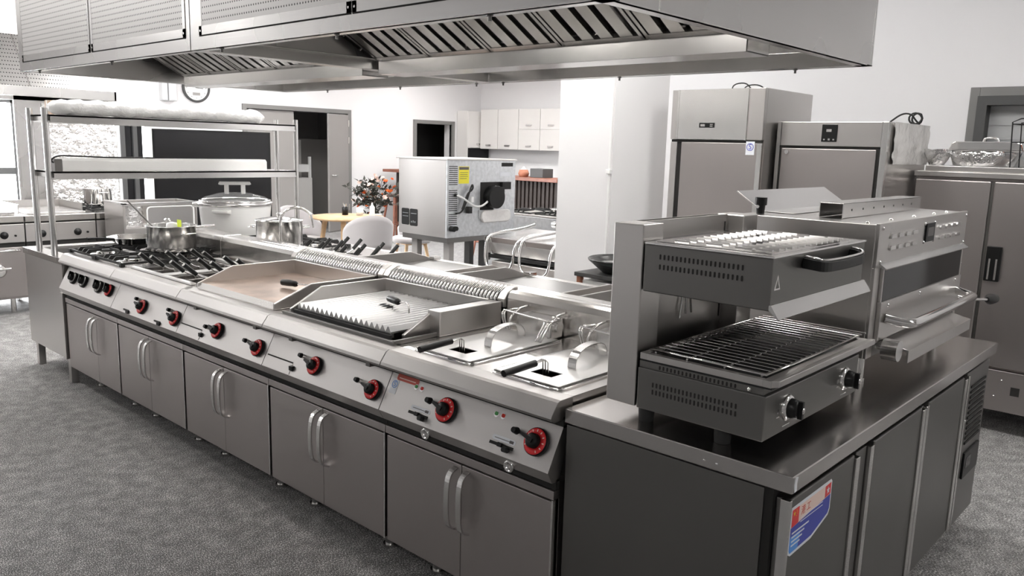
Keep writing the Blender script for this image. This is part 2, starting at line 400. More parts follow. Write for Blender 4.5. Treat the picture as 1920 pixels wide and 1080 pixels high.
for o in [o for o in COL.objects if o.name.startswith('ceiling_light')]: o['label'] = 'flat square ceiling light panel, one of a set partly added for brightness'
# ------------------------------------------------------------------ cooking line
# handle shaped like a D, standing off the door
def handle_mb(x, y, z0, z1, s=-1):
    h = z1-z0; d = .042
    pts = [(x, y, z0), (x, y+s*d*.7, z0+.012), (x, y+s*d, z0+h*.2), (x, y+s*d*1.08, z0+h*.5), (x, y+s*d, z1-h*.2), (x, y+s*d*.7, z1-.012), (x, y, z1)]
    P = [Vector(p) for p in pts]
    for _ in range(2):
        q = [P[0]]
        for i in range(len(P)-1): q += [P[i]*.75+P[i+1]*.25, P[i]*.25+P[i+1]*.75]
        P = q+[P[-1]]
    return MB().strap(P, .022, .007, (1, 0, 0))

PROF_PANEL = [(.062, .772), (-.006, .640), (.016, .602), (.05, .600), (.09, .772)]
PROF_NOSE = [(0, .806), (.004, .816), (.030, .850), (.042, .855), (.10, .856), (.10, .790), (.02, .790), (.004, .797)]
PN = Vector((0, -.889, .458))                    # outward normal of the slanted control panel
def on_panel(x, t):                              # t: 0 bottom .. 1 top
    return Vector((x, -.006+.068*t, .640+.132*t))

def knob(parent, x, t, red=True, r=.036, style='dial'):
    """dial knob: black bezel, ring, grip"""
    c = on_panel(x, t); q = Vector((0, 0, 1)).rotation_difference(PN).to_matrix().to_4x4(); A = Matrix.Translation(c) @ q
    k = parent.part('knob', MB().lathe((0,0,0), [(0, 0), (r*1.06, 0), (r*1.06, .012), (r*1.02, .014), (0, .014)], 28).xf(A), 'black')
    parent.part('dial_ring', MB().lathe((0,0,0), [(r*.56, .014), (r*.56, .0175), (r*.97, .017), (r*1.0, .0135)], 28).xf(A), 'red' if red else 'steel_dark_and_shaded', under=k, label='red dial ring' if red else None)
    g = MB().lathe((0,0,0), [(r*.56, .014), (r*.54, .034), (r*.44, .038), (0, .038)], 24)
    g.prism([(-r*.16, -r*.2), (r*.16, -r*.2), (r*.10, r*1.02), (-r*.10, r*1.02)], 'z', .0178, .043)
    parent.part('grip', g.xf(A @ Matrix.Rotation(math.radians(75 if style == 'dial' else 20), 4, 'Z')), 'black', under=k)
    if red and style == 'dial':
        mk = MB()
        for i in range(10):
            a = math.radians(-60+30*i); mk.add([(r*.72*math.cos(a+s1), r*.72*math.sin(a+s1), .0178) for s1 in (-.05, .05)]+[(r*.9*math.cos(a+s1), r*.9*math.sin(a+s1), .0175) for s1 in (.05, -.05)], [(0, 1, 2, 3)])
        parent.part('dial_marks', mk.xf(A), 'peach', under=k)
    return k
def igniter(parent, x, t, name='igniter_button'):
    c = on_panel(x, t)
    o = parent.part(name, MB().cyl(c, c+PN*.016, .009, n=14), 'polish')
    parent.part('cap', MB().cyl(c+PN*.016, c+PN*.030, .0105, .008, n=14), 'black', under=o)

def unit(x0, x1, name, label, cat, holes=(), door=True, deck='steel_top', group=None, dx=0, flue='plain'):
    """one base unit of the front line; the work side faces -Y"""
    t = T(name, label, cat, ((x0+x1)/2, .38, 0), group)
    g = .0015; a, b = x0+g, x1-g
    t.part('body', MB().box(a, b, .052, .725, .126, .60).holes('z', .60, .80, a, b, .09, .725, holes), 'steel_door')
    t.part('top', MB().holes('z', .80, .856, a, b, .10, .66, holes), deck)
    t.part('front_rim', MB().prism(PROF_NOSE, 'x', a, b), 'rim', .0015)
    t.part('control_panel', MB().prism(PROF_PANEL, 'x', a, b), 'panel', .0012)
    t.part('dark_reveal', MB().box(a, b, .035, .052, .575, .61).box(a, b, .06, .09, .765, .80), 'darkgap')
    t.part('rail', MB().box(a, b, .026, .052, .546, .574), 'steel_door', .001)
    xm = (a+b)/2+dx
    for i, (p, q) in enumerate(((a+.006, xm-.0015), (xm+.0015, b-.006))):
        d = t.part('door', MB().box(p, q, .028, .051, .128, .538), 'steel_door', .002)
        hx = xm-.026 if i == 0 else xm+.032
        t.part('handle', handle_mb(hx, .028, .305, .525), 'satin', .0015, under=d)
    t.part('edge_highlight', MB().box(b-.007, b-.0005, .0245, .052, .128, .545), 'polish')  # polished strip added to draw a bright highlight along the door seam
    t.part('dark_base', MB().box(a, b, .24, .66, .001, .125), 'darkgap')  # added dark block: stands in for under-unit shadow and stops light leaks
    for fx in (a+.14, b-.14):
        for fy in (.165,):
            t.part('foot', MB().cyl((fx, fy, .0), (fx, fy, .012), .03, n=16).cyl((fx, fy, .012), (fx, fy, .127), .022, n=16), 'satin')
    # back upstand / flue
    if flue == 'coil':
        t.part('flue', MB().prism([(.66, .855), (.66, .955), (.668, .966), (.728, 1.0), (.728, .855)], 'x', a, b), 'steel_dark_and_shaded')
        c = MB(); k = int((b-a-.09)/.021)
        for i in range(k):
            xx = a+.045+(i+.5)*(b-a-.09)/k
            c.tube([(xx, .652, .942), (xx, .650, .962), (xx, .664, .982), (xx, .69, .997), (xx, .715, 1.003)], .0070, 7)
        t.part('flue_grille', c, 'satin')
        t.split('flue_cap', MB().prism([(.648, .93), (.646, .965), (.664, .99), (.70, 1.008), (.728, 1.008), (.728, .93)], 'x', a, a+.04).prism([(.648, .93), (.646, .965), (.664, .99), (.70, 1.008), (.728, 1.008), (.728, .93)], 'x', b-.04, b), 'steel', .003)
    else:
        t.part('upstand', MB().prism([(.66, .855), (.66, .97), (.672, .992), (.69, 1.0), (.728, 1.0), (.728, .855)], 'x', a, b), 'steel_top', .002)
    return t

def grate_mb(cx, cy, w=.33, d=.29, z=.868):
    m = MB(); r = .006
    hw, hd = w/2, d/2
    for s in (-1, 1):
        m.box(cx-hw, cx+hw, cy+s*hd-r, cy+s*hd+r, z, z+.012); m.box(cx+s*hw-r, cx+s*hw+r, cy-hd, cy+hd, z, z+.012)
        for q in (-1, 1): m.box(cx+s*hw-.012, cx+s*hw+.012, cy+q*hd-.012, cy+q*hd+.012, .857, z+.012)
    for k in (-1, 0, 1):      # raised fingers
        for s in (-1, 1):
            x = cx+k*.07
            y0, y1 = cy+s*hd, cy+s*(.045 if k == 0 else .06)
            m.prism([(y0, z), (y0, z+.020), (y0-s*.012, z+.034), (y1, z+.034), (y1, z+.022), (y0-s*.03, z+.016)], 'x', x-.005, x+.005)
    for s in (-1, 1):
        x0, x1 = cx+s*hw, cx+s*.05
        m.prism([(x0, z), (x0, z+.020), (x0-s*.012, z+.034), (x1, z+.034), (x1, z+.022), (x0-s*.03, z+.016)], 'y', cy-.005, cy+.005)
    return m
def burner_mb(cx, cy):
    return MB().lathe((cx, cy, .857), [(.0, 0), (.115, 0), (.115, .004), (.06, .006), (.055, .016), (.045, .020), (0, .020)], 28)
def cap_mb(cx, cy): return MB().lathe((cx, cy, .877), [(0, 0), (.04, 0), (.04, .006), (.03, .010), (0, .010)], 24)

# 1 four burner range
r1 = unit(-4.0, -3.2, 'gas_range', 'four burner steel gas range at far left end of the near cooking line', 'gas range', dx=.08)
for cx in (-3.81, -3.41):
    for cy in (.225, .52):
        gr = r1.part('grate', grate_mb(cx, cy, .37), 'iron')
        r1.part('burner_plate', burner_mb(cx, cy), 'polish'); r1.part('burner_cap', cap_mb(cx, cy), 'iron')
for x, rd in ((-3.83, 0), (-3.67, 0), (-3.44, 0), (-3.29, 1)): knob(r1, x, .58, rd, .034, 'range')
# 2 noodle boiler
WELLS = [(-3.14, -2.84, .13, .58), (-2.76, -2.46, .13, .58)]
holes2 = []
for wx0, wx1, wy0, wy1 in WELLS:
    for i in range(2):
        for j in range(3):
            X0 = wx0+.012+i*(.276/2+.004); Y0 = wy0+.008+j*.147
            holes2.append((X0+.008, X0+.120, Y0+.009, Y0+.116))
r2 = unit(-3.2, -2.4, 'noodle_boiler', 'steel noodle boiler with square wells between gas range and griddle, near line', 'noodle boiler', holes2)
for X, red in ((-2.83, 1), (-2.45, 1)):
    knob(r2, X, .42, 1, .037); igniter(r2, X-.07, .62)
    c = on_panel(X-.16, .12); r2.part('lever_slot', MB().box(c.x-.045, c.x+.02, c.y-.004, c.y+.004, c.z-.004, c.z+.004).box(c.x+.0, c.x+.03, c.y-.012, c.y, c.z-.014, c.z+.0), 'black')
r2.part('basket_rail', MB().box(-3.16, -2.44, .102, .128, .857, .868), 'lid', .002)
r2.part('cover_strip', MB().box(-2.832, -2.768, .11, .62, .857, .866), 'lid', .002)
r2.part('back_rail', MB().box(-3.16, -2.44, .59, .63, .857, .874), 'lid', .003)
r2.part('well_floor', MB().box(-3.15, -2.45, .12, .60, .62, .64), 'steel_dark_and_shaded')
# 3 griddle
r3 = unit(-2.4, -1.6, 'griddle', 'flat steel griddle with brown seasoned plate on the near cooking line', 'griddle', flue='coil')
r3.part('plate', MB().box(-2.34, -1.66, .104, .633, .857, .884), 'grillplate', .002, label='brown seasoned cooking plate')
def guard(t, x0, x1, y0, y1, z, zt, ys):
    m = MB()
    for x, s in ((x0, 1), (x1, -1)):
        m.prism([(y0, z), (y0, z+.028), (ys, zt), (y1, zt), (y1, z)], 'x', x, x+s*.012)
    m.box(x0, x1, y1-.012, y1, z, zt)
    t.part('splash_guard', m, 'steel', .003)
guard(r3, -2.352, -1.648, .09, .645, .857, .955, .28)
r3.part('front_gutter', MB().prism([(.088, .8565), (.088, .862), (.104, .886), (.104, .8565)], 'x', -2.345, -1.655), 'steel_top')
knob(r3, -2.03, .50); igniter(r3, -2.12, .5); knob(r3, -1.665, .42); igniter(r3, -1.76, .5)
def flap(t, x0, x1):
    a, b2 = on_panel(x0, .02), on_panel(x1, .34); m = MB()
    m.add([on_panel(x0, .02)+PN*.002, on_panel(x1, .02)+PN*.002, on_panel(x1, .32)+PN*.002, on_panel(x0, .32)+PN*.002,
           on_panel(x0, .02), on_panel(x1, .02), on_panel(x1, .32), on_panel(x0, .32)], [(0, 1, 2, 3), (3, 2, 6, 7), (1, 0, 4, 5), (2, 1, 5, 6), (0, 3, 7, 4)])
    t.part('drip_flap', m, 'panel')
    t.part('flap_gap', MB().add([on_panel(x0, .335)+PN*.0012, on_panel(x1, .335)+PN*.0012, on_panel(x1, .375)+PN*.0012, on_panel(x0, .375)+PN*.0012], [(0, 1, 2, 3)]), 'darkgap')
    t.part('latch', MB().box(x1-.004, x1+.018, -.002, .012, .66, .678), 'black')
flap(r3, -2.385, -2.17); flap(r3, -1.595+.01, -1.39) if False else None
for xx in (-2.2, -1.66): r3.part('hook', MB().box(xx-.012, xx+.012, .0, .05, .785, .80), 'steel_dark_and_shaded')
# 4 chargrill
r4 = unit(-1.6, -.8, 'chargrill', 'gas chargrill with ridged iron grate between the griddle and the fryers', 'chargrill', [(-1.55, -.85, .13, .62)], flue='coil')
flap(r4, -1.585, -1.39)
m = MB(); n = 19; X0, X1 = -1.535, -.905
for i in range(n):
    x = X0+(X1-X0)*(i+.5)/n; w = (X1-X0)/n/2
    m.prism([(x-w*.92, .885), (x-w*.15, .905), (x+w*.15, .905), (x+w*.92, .885), (x+w*.92, .878), (x-w*.92, .878)], 'y', .135, .62)
r4.part('grate', m.box(X0, X1, .60, .62, .862, .88).box(X0, X1, .135, .15, .862, .88), 'grill_iron')
r4.part('firebox', MB().box(-1.55, -.85, .13, .62, .70, .715).box(X0-.01, X1+.01, .12, .132, .80, .876), 'iron')
g4 = MB()
for x, s, y0 in ((-1.575, 1, .12), (-.885, 1, .17)):
    g4.prism([(y0, .857), (y0, .875), (y0+.16, .955), (.645, .955), (.645, .857)], 'x', x, x+.014)
g4.box(-.885, -.815, .30, .645, .857, .955).box(-1.575, -.82, .632, .645, .857, .955)
r4.part('splash_guard', g4, 'steel', .003)
r4.part('drip_tray', MB().box(-1.58, -.83, .088, .10, .84, .868).box(-1.58, -.83, .10, .125, .857, .862).box(-.842, -.83, .09, .50, .857, .872), 'steel_dark_and_shaded', .002)
knob(r4, -1.24, .48); igniter(r4, -1.335, .62); knob(r4, -.86, .40); igniter(r4, -.95, .5)
for xx in (-1.38, -.87): r4.part('hook', MB().box(xx-.012, xx+.012, .0, .05, .785, .80), 'steel_dark_and_shaded')
# 5 twin fryer
B1, B2 = (-.745, -.445, .10, .60), (-.355, -.055, .10, .60)
r5 = unit(-.8, 0, 'deep_fryer', 'twin tank deep fryer at the near right end of the cooking line', 'fryer', [(b[0]+.02, b[1]-.02, b[2]+.02, b[3]-.02) for b in (B1, B2)])
for (x0, x1, y0, y1) in (B1, B2):
    rim = rsq(x0, x1, y0, y1, .04); ins = rsq(x0+.012, x1-.012, y0+.012, y1-.012, .03)
    r5.part('tank_rim', MB().tube([(p[0], p[1], .858) for p in rim], .005, 8, True), 'polish')
    r5.part('oil_tank', MB().box(x0+.02, x1-.02, y0+.02, y1-.02, .62, .63), 'steel_dark_and_shaded')
    r5.part('element_head', MB().box(x0+.07, x1-.05, .585, .655, .86, .935).cyl((x1-.05, .62, .905), (x1-.035, .62, .905), .022, n=20), 'satin', .004)
    r5.part('element_hinge', MB().tube([(x0+.055, .56, .87), (x0+.055, .56, .915), (x0+.06, .60, .948), (x0+.06, .655, .955)], .005, 6, smooth_path=1).tube([(x1-.04, .56, .87), (x1-.04, .56, .915), (x1-.045, .60, .948), (x1-.045, .655, .955)], .005, 6, smooth_path=1), 'satin')
for X, ig in ((-.475, -.555), (-.075, -.155)):
    knob(r5, X, .52, 1, .041); 
    c = on_panel(ig, .60); r5.part('switch_knob', MB().cyl(c, c+PN*.012, .006, n=12).cyl(c+PN*.012, c+PN*.032, .012, .009, n=14), 'black')
for X in (-.655, -.265):
    for k, mm in ((0, 'lamp_green'), (.03, 'lamp_red')):
        c = on_panel(X+k, .80); q = r5.part('indicator_lamp', MB().lathe(c, [(.0, .004), (.007, .003), (.009, .0)], 16, axis='-y'), mm, label='green indicator lamp' if k == 0 else 'red indicator lamp')
        r5.part('bezel', MB().cyl(c-PN*.001, c+PN*.0015, .010, n=18), 'polish', under=q)
for X in (-.60, -.205):
    c = on_panel(X, .22); R = Matrix.Translation(c) @ Vector((0, 0, 1)).rotation_difference(PN).to_matrix().to_4x4() @ Matrix.Rotation(math.radians(0), 4, 'Z')
    r5.part('lever_slot', MB().box(-.05, .05, -.006, .004, 0, .0015).xf(R), 'darkgap')
    r5.part('lever', MB().box(-.008, .008, -.008, .006, .0015, .012).cyl((.03, -.010, .002), (.03, -.010, .022), .009, n=12).xf(R), 'satin' if False else 'black')
    r5.part('lever_label', MB().prism(rsq(-.045, .052, .010, .026, .007), 'z', 0, .0008).xf(R), 'stickerwhite')
    lm = MB().box(-.035, .03, .0165, .0185, .0008, .0012).box(.028, .045, .013, .022, .0008, .0012).xf(R); r5.part('lever_print', lm, 'text_dark')
for X in (-.555, -.165):
    d = r5.part('drain_valve', MB().lathe((X, .03, .612), [(.012, -.02), (.0165, .0), (.0165, .020), (.019, .022), (.019, .032), (.012, .032), (.012, .0)], 24, axis='-y'), 'polish')
c = on_panel(-.765, .92); R = Matrix.Translation(c) @ Vector((0, 0, 1)).rotation_difference(PN).to_matrix().to_4x4()
r5.part('brand_plate', MB().prism(rsq(0, .115, -.014, .010, .008), 'z', 0, .001).xf(R), 'text_red')
r5.part('brand_print', text_mb('KITCHEN', .011).xf(R @ Matrix.Translation((.058, -.002, .001))) if False else MB().box(.012, .1, -.006, -.003, .001, .0013).xf(R), 'peach')
R2 = Matrix.Translation(on_panel(-.765, .66)) @ Vector((0, 0, 1)).rotation_difference(PN).to_matrix().to_4x4()
s = r5.part('approval_sticker', MB().box(-.018, .018, -.028, .028, 0, .001).xf(R2), 'stickerwhite')
r5.part('approval_mark', text_mb('S', .026, .0003).xf(R2 @ Matrix.Translation((0, .007, .0013))).tube([(R2 @ Vector((.013*math.cos(a*PI/8), .007+.013*math.sin(a*PI/8), .0013))) for a in range(16)], .0012, 5, True), 'lightblue', under=s)

# lids resting on the fryers, baskets hanging on them
for X in (B1, B2):
    x0, x1, y0, y1 = X; cx = (x0+x1)/2; z = .8635; t = r5
    hole = (cx-.035, cx+.055, .175, .235)
    ld = t.part('fryer_lid', MB().holes('z', z, z+.003, x0+.012, x1-.012, .112, .585, [hole]), 'lid', 0)
    t.part('folded_edge', MB().box(x0+.012, x1-.012, .112, .116, z-.004, z+.003).box(x1-.016, x1-.012, .112, .585, z-.006, z+.003).box(x0+.012, x0+.016, .112, .585, z-.006, z+.003), 'satin', .001, under=ld)
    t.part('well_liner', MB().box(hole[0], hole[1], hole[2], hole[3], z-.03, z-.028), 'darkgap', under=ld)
    h = [(cx+.03, .31, z+.003), (cx+.028, .315, z+.03), (cx+.024, .345, z+.058), (cx+.012, .42, z+.066), (cx, .50, z+.058), (cx-.004, .53, z+.03), (cx-.005, .535, z+.003)]
    P = [Vector(p) for p in h]
    for _ in range(2):
        q = [P[0]]
        for i in range(len(P)-1): q += [P[i]*.75+P[i+1]*.25, P[i]*.25+P[i+1]*.75]
        P = q+[P[-1]]
    t.part('handle', MB().strap(P, .034, .004, (1, 0, 0)), 'satin', .001, under=ld)
def fryer_basket(X, label):
    x0, x1, y0, y1 = X; cx = (x0+x1)/2
    t = T('fryer_basket', label, 'fryer basket', (cx, .3, .86), 'fryer baskets')
    hx = cx+.012; w = MB()
    for k in (-.012, 0, .012): w.tube([(hx+k, .20, .80), (hx+k*.9, .195, .905), (hx+k*.6, .185, .915), (hx+k*.3, .135, .909)], .0022, 6)
    t.part('handle_wires', w, 'polish')
    t.part('grip', MB().tube([(hx, .145, .910), (hx-.004, .002, .902)], [.0115, .0115], 10), 'black')
    m = MB()
    for i in range(9):
        yy = .15+i*.045; m.tube([(x0+.045, yy, .79), (x0+.045, yy, .70), (x1-.045, yy, .70), (x1-.045, yy, .79)], .0015, 4)
    for i in range(6):
        xx = x0+.045+i*(x1-x0-.09)/5; m.tube([(xx, .15, .79), (xx, .15, .70), (xx, .51, .70), (xx, .51, .79)], .0015, 4)
    m.tube([(x0+.045, .15, .79), (x1-.045, .15, .79), (x1-.045, .51, .79), (x0+.045, .51, .79)], .003, 6, True)
    t.part('mesh_basket', m, 'satin')
    # hanging frame behind
fryer_basket(B1, 'black handled fryer basket in the left tank beside the chargrill')
fryer_basket(B2, 'black handled fryer basket in the right tank beside the bench')
for (x0, x1, y0, y1), lb in ((B1, 'bent steel wire hanger at the back of the left fryer tank'), (B2, 'bent steel wire hanger at the back of the right fryer tank')):
    a, b = x0+.01, x1-.02; m = MB()
    for s in (0, .012):
        m.tube([(a+.012+s, .572, .867), (a+s, .560, .925), (a+s, .575, .941), (a+.03, .62, .944)], .0042, 6, smooth_path=1)
        m.tube([(b-.01-s, .50, .867), (b-s, .53, .925), (b-s*.4, .545, .940), (b-.005, .62, .938), (b-.06, .628, .938)], .0042, 6, smooth_path=1)
    m.tube([(b-.035, .50, .867), (b-.022, .53, .925), (b-.03, .545, .94)], .0042, 6)
    m.tube([(a, .572, .941), (b-.01, .542, .941)], .0042, 6).tube([(a+.02, .59, .934), (b-.02, .56, .934)], .003, 6)
    single('basket_hanger', lb, 'basket hanger', m, 'polish', ((a+b)/2, .57, .86), group='basket hangers')

# lifting handles lying on griddle and grill
def lift_handle(p, ang, label, bend, name='lifting_handle'):
    t = T(name, label, 'handle', (0, 0, 0), 'black gripped lifting handles')
    t.part('grip', MB().tube([(-.075, 0, .014), (-.068, 0, .015), (-.03, 0, .017), (.02, 0, .017), (.03, 0, .014)], [.010, .015, .016, .014, .010], 12, smooth_path=1), 'black')
    t.part('rod', MB().tube([(.03, 0, .016), (.13, 0, .022), (.15, 0, .018), (.155, 0, -.006)] if bend else [(.03, 0, .016), (.10, 0, .028), (.135, 0, .02), (.135, -.0, -.014)], .0035, 8, smooth_path=1), 'polish')
    t.e.location = p; t.e.rotation_euler.z = ang; return t
lift_handle((-1.93, .36, .892), math.radians(10), 'black gripped steel handle lying on the brown griddle plate', True)
lift_handle((-1.20, .40, .912), math.radians(-16), 'black gripped steel handle lying on the ridged chargrill grate', False)

# noodle baskets
def noodle_basket(s):
    t = T('noodle_basket', '', 'noodle basket', (0, 0, 0))
    m = MB(); z1 = -.06
    m.tube([(-.050, -.047, 0), (.050, -.047, 0), (.050, .047, 0), (-.050, .047, 0)], .003, 6, True)
    for i in range(3):
        x = -.04+.04*i; m.tube([(x, -.047, 0), (x*.9, -.042, z1), (x*.9, .042, z1), (x, .047, 0)], .0014, 4)
        m.tube([(-.050, x, 0), (-.045, x*.9, z1), (.045, x*.9, z1), (.050, x, 0)], .0014, 4)
    t.part('basket', m, 'satin')
    t.part('rod', MB().tube([(0, s*-.046, -.01), (0, s*-.043, .055), (0, s*-.01, .060), (0, s*.025, .085)], .004, 8, smooth_path=1), 'polish')
    t.part('grip', MB().tube([(0, s*.02, .080), (0, s*.085, .136)], [.0115, .0125], 12), 'black')
    t.part('end_cap', MB().cyl((0, s*.085, .136), (0, s*.0865, .1375), .010, n=12), 'satin')
    return t
nb = noodle_basket(-1)
spots = []
for wx0, wx1, wy0, wy1 in WELLS:
    for i in range(2):
        for j in range(3):
            spots.append((wx0+.012+i*(.276/2+.004)+.064, wy0+.008+j*.147+.0625))
row = ['front', 'middle', 'back']; colm = ['first', 'second', 'third', 'fourth']
nb0 = nb.e
for k, (x, y) in enumerate(spots):
    lb = 'noodle basket, near boiler, %s row, %s column from the gas range' % (row[k % 3], colm[k//3])
    if k == 0: nb0.location = (x, y, .812); nb0['label'] = lb; nb0['group'] = 'noodle baskets of the near boiler'; nb0.name = 'noodle_basket'
    else: dup(nb0, (x, y, .812), None, lb, 'noodle baskets of the near boiler')

# ------------------------------------------------------------------ far cooking line, backs onto the near one, work side faces +Y
YB0, YB1 = .95, 1.78
def back_unit(x0, x1, name, label, cat, holes=()):
    t = T(name, label, cat, ((x0+x1)/2, 1.38, 0)); a, b = x0+.0015, x1-.0015
    t.part('body', MB().box(a, b, .80, 1.75, .126, .60).holes('z', .60, .80, a, b, .80, 1.72, holes), 'steel_door')
    t.part('top', MB().holes('z', .80, .856, a, b, .93, 1.70, holes), 'steel_top')
    t.part('front_rim', MB().prism([(1.80-(y), z) for y, z in PROF_NOSE], 'x', a, b), 'panel', .0015)
    t.part('back_cap', MB().prism([(.731, .855), (.731, 1.0), (.80, 1.0), (.925, .90), (.93, .857)], 'x', a, b), 'steel_top', .003)
    for fx in (a+.14, b-.14):
        t.part('dark_base', MB().box(fx-.13, fx+.13, .95, 1.55, .001, .125), 'darkgap')  # added dark blocks darkening the gap below and stopping aisle light
        for fy in (1.62,): t.part('foot', MB().cyl((fx, fy, 0), (fx, fy, .127), .022, n=12), 'satin')
    return t
q1 = back_unit(-4.0, -3.2, 'gas_range', 'four burner gas range on the far cooking line, under the rear saucepan', 'gas range')
for cx in (-3.81, -3.41):
    for cy in (1.16, 1.48):
        q1.part('grate', grate_mb(cx, cy, .37), 'iron'); q1.part('burner_plate', burner_mb(cx, cy), 'polish'); q1.part('burner_cap', cap_mb(cx, cy), 'iron')
hb = []
BW = [(-3.14, -2.84, 1.06, 1.51), (-2.76, -2.46, 1.06, 1.51)]
for wx0, wx1, wy0, wy1 in BW:
    for i in range(2):
        for j in range(3): hb.append((wx0+.020+i*.142, wx0+.132+i*.142, wy0+.017+j*.147, wy0+.124+j*.147))
q2 = back_unit(-3.2, -2.4, 'noodle_boiler', 'second noodle boiler, on the far cooking line behind the ridge', 'noodle boiler', hb)
q2.part('well_floor', MB().box(-3.15, -2.45, 1.05, 1.53, .62, .64), 'steel_dark_and_shaded')
def griddle_back(x0, x1, lb, nm='griddle'):
    t = back_unit(x0, x1, nm, lb, 'griddle')
    t.part('plate', MB().box(x0+.06, x1-.06, 1.03, 1.62, .857, .872), 'steel_dark_and_shaded', .002)
    m = MB()
    for x, s in ((x0+.045, 1), (x1-.045, -1)): m.prism([(1.66, .857), (1.66, .87), (1.45, .935), (.99, .935), (.99, .857)], 'x', x, x+s*.012)
    m.box(x0+.045, x1-.045, .98, .992, .857, .935); t.part('splash_guard', m, 'steel', .003)
    t.part('corner_block', MB().box(x0+.05, x0+.10, 1.60, 1.66, .872, .895), 'polish', .004)
griddle_back(-2.4, -1.6, 'low sided griddle tray on the far line behind the brown griddle')
griddle_back(-1.6, -.8, 'low sided griddle tray on the far line behind the chargrill')
griddle_back(-.8, 0, 'low sided griddle tray on the far line behind the fryers')
nbb = noodle_basket(1); k = 0
for wx0, wx1, wy0, wy1 in BW:
    for i in range(2):
        for j in range(3):
            x, y = wx0+.076+i*.142, wy0+.07+j*.147
            lb = 'noodle basket, far boiler, %s row from the ridge, %s column from the saucepan' % (['first', 'second', 'third'][j], colm[k//3])
            if k == 0: nbb.e.location = (x, y, .812); nbb.e['label'] = lb; nbb.e['group'] = 'noodle baskets of the far boiler'
            else: dup(nbb.e, (x, y, .812), None, lb, 'noodle baskets of the far boiler')
            k += 1
# faucet
t = T('faucet', 'chrome swan neck filler tap on the ridge between the two lines', 'faucet', (-3.02, .955, .86))
t.part('base', MB().cyl((-3.02, .965, .857), (-3.02, .965, .93), .02, n=18).cyl((-3.02, .965, .93), (-3.02, .965, .96), .015, n=16), 'polish')
ang = [(0, 0, .95), (0, 0, 1.10)]
pts = [(-3.02, .965, .95), (-3.02, .965, 1.09)]
for i in range(9):
    a = PI-i*PI/9*1.0; pts.append((-3.02+.04*(1+math.cos(a))*1.2, .965+.085*(1+math.cos(a)), 1.09+.085*math.sin(a)))
pts.append((pts[-1][0]+.004, pts[-1][1]+.012, 1.05))
t.part('spout', MB().tube(pts, .0085, 10, smooth_path=1), 'polish')

# ------------------------------------------------------------------ pots on the stoves
def stockpot(name, label, c, r, h, lid=True, sides=(0, PI), z=.903, long_handle=None):
    t = T(name, label, 'saucepan', (c[0], c[1], z))
    pr = [(0, 0), (r*.93, 0), (r*.985, .012), (r, .03), (r, h), (r+.006, h), (r+.006, h+.003), (r-.004, h+.003), (r-.004, .03), (0, .02)]
    t.part('pot_body', MB().lathe((c[0], c[1], z), pr, 40), 'satin')
    for a in sides:
        d = Vector((math.cos(a), math.sin(a), 0)); s_ = Vector((-math.sin(a), math.cos(a), 0)); b = Vector((c[0], c[1], z+h*.75))+d*r
        t.part('side_handle', MB().tube([b+s_*.045, b+s_*.045+d*.03, b+s_*.03+d*.042, b-s_*.03+d*.042, b-s_*.045+d*.03, b-s_*.045], .005, 8, smooth_path=1), 'polish')
    if lid:
        l = t.part('lid', MB().lathe((c[0], c[1], z+h), [(r+.008, .002), (r+.008, .006), (r*.9, .01), (r*.4, .022), (0, .026)], 40), 'polish')
        t.part('knob', MB().tube([(c[0]-.035, c[1], z+h+.022), (c[0]-.03, c[1], z+h+.045), (c[0]+.03, c[1], z+h+.045), (c[0]+.035, c[1], z+h+.022)], .006, 8, smooth_path=1), 'polish', under=l)
    if long_handle is not None:
        a = long_handle; d = Vector((math.cos(a), math.sin(a), 0)); b = Vector((c[0], c[1], z+h*.85))+d*r
        t.part('long_handle', MB().tube([b, b+d*.05+Vector((0, 0, .008)), b+d*.2+Vector((0, 0, .02))], .008, 8), 'polish')
    return t
p1 = stockpot('saucepan', 'large open steel saucepan with a lime label inside, on the near gas range', (-3.44, .47), .142, .15, False, (math.radians(10), math.radians(190)))
p1.part('price_label', MB().box(-3.47, -3.42, .52, .523, 1.04, 1.085), 'lime', label='lime green label')
p1.part('cloth', MB().lathe((-3.50, .50, 1.05), [(0, .02), (.03, .012), (.035, -.01), (.02, -.03), (0, -.04)], 12), 'whiteplastic')
stockpot('saucepan', 'lidded steel saucepan with loop handles on the far gas range', (-3.27, 1.11), .148, .165, True, (math.radians(235), math.radians(55)))
stockpot('saucepan', 'small steel pot with lid tucked behind the large open saucepan', (-3.70, .565), .085, .12, True, (math.radians(200),), long_handle=math.radians(60))
t = T('wok_lid', 'shallow steel pan held level on the front left of the gas range', 'pan', (-3.95, .42, .903))
t.part('pan', MB().lathe((-3.90, .42, .903), [(0, 0), (.10, .0), (.145, .04), (.15, .04), (.15, .044), (.142, .044), (.10, .005), (0, .005)], 36), 'polish')
t.part('handle', MB().tube([(-3.85, .285, .94), (-3.81, .19, .955), (-3.78, .10, .962)], .008, 8), 'black')
t.e.name = 'frying_pan'
t = T('ladle', 'steel ladle with a dark handle leaning out of the large saucepan', 'ladle', (-3.5, .42, .92))
t.part('bowl', MB().lathe((-3.44, .45, .93), [(0, 0), (.025, .006), (.038, .03), (.04, .03), (.04, .033), (.036, .033), (.023, .009), (0, .003)], 20), 'polish')
t.part('handle', MB().tube([(-3.476, .45, .963), (-3.53, .37, 1.07), (-3.60, .28, 1.20)], .005, 8), 'steel_dark_and_shaded')
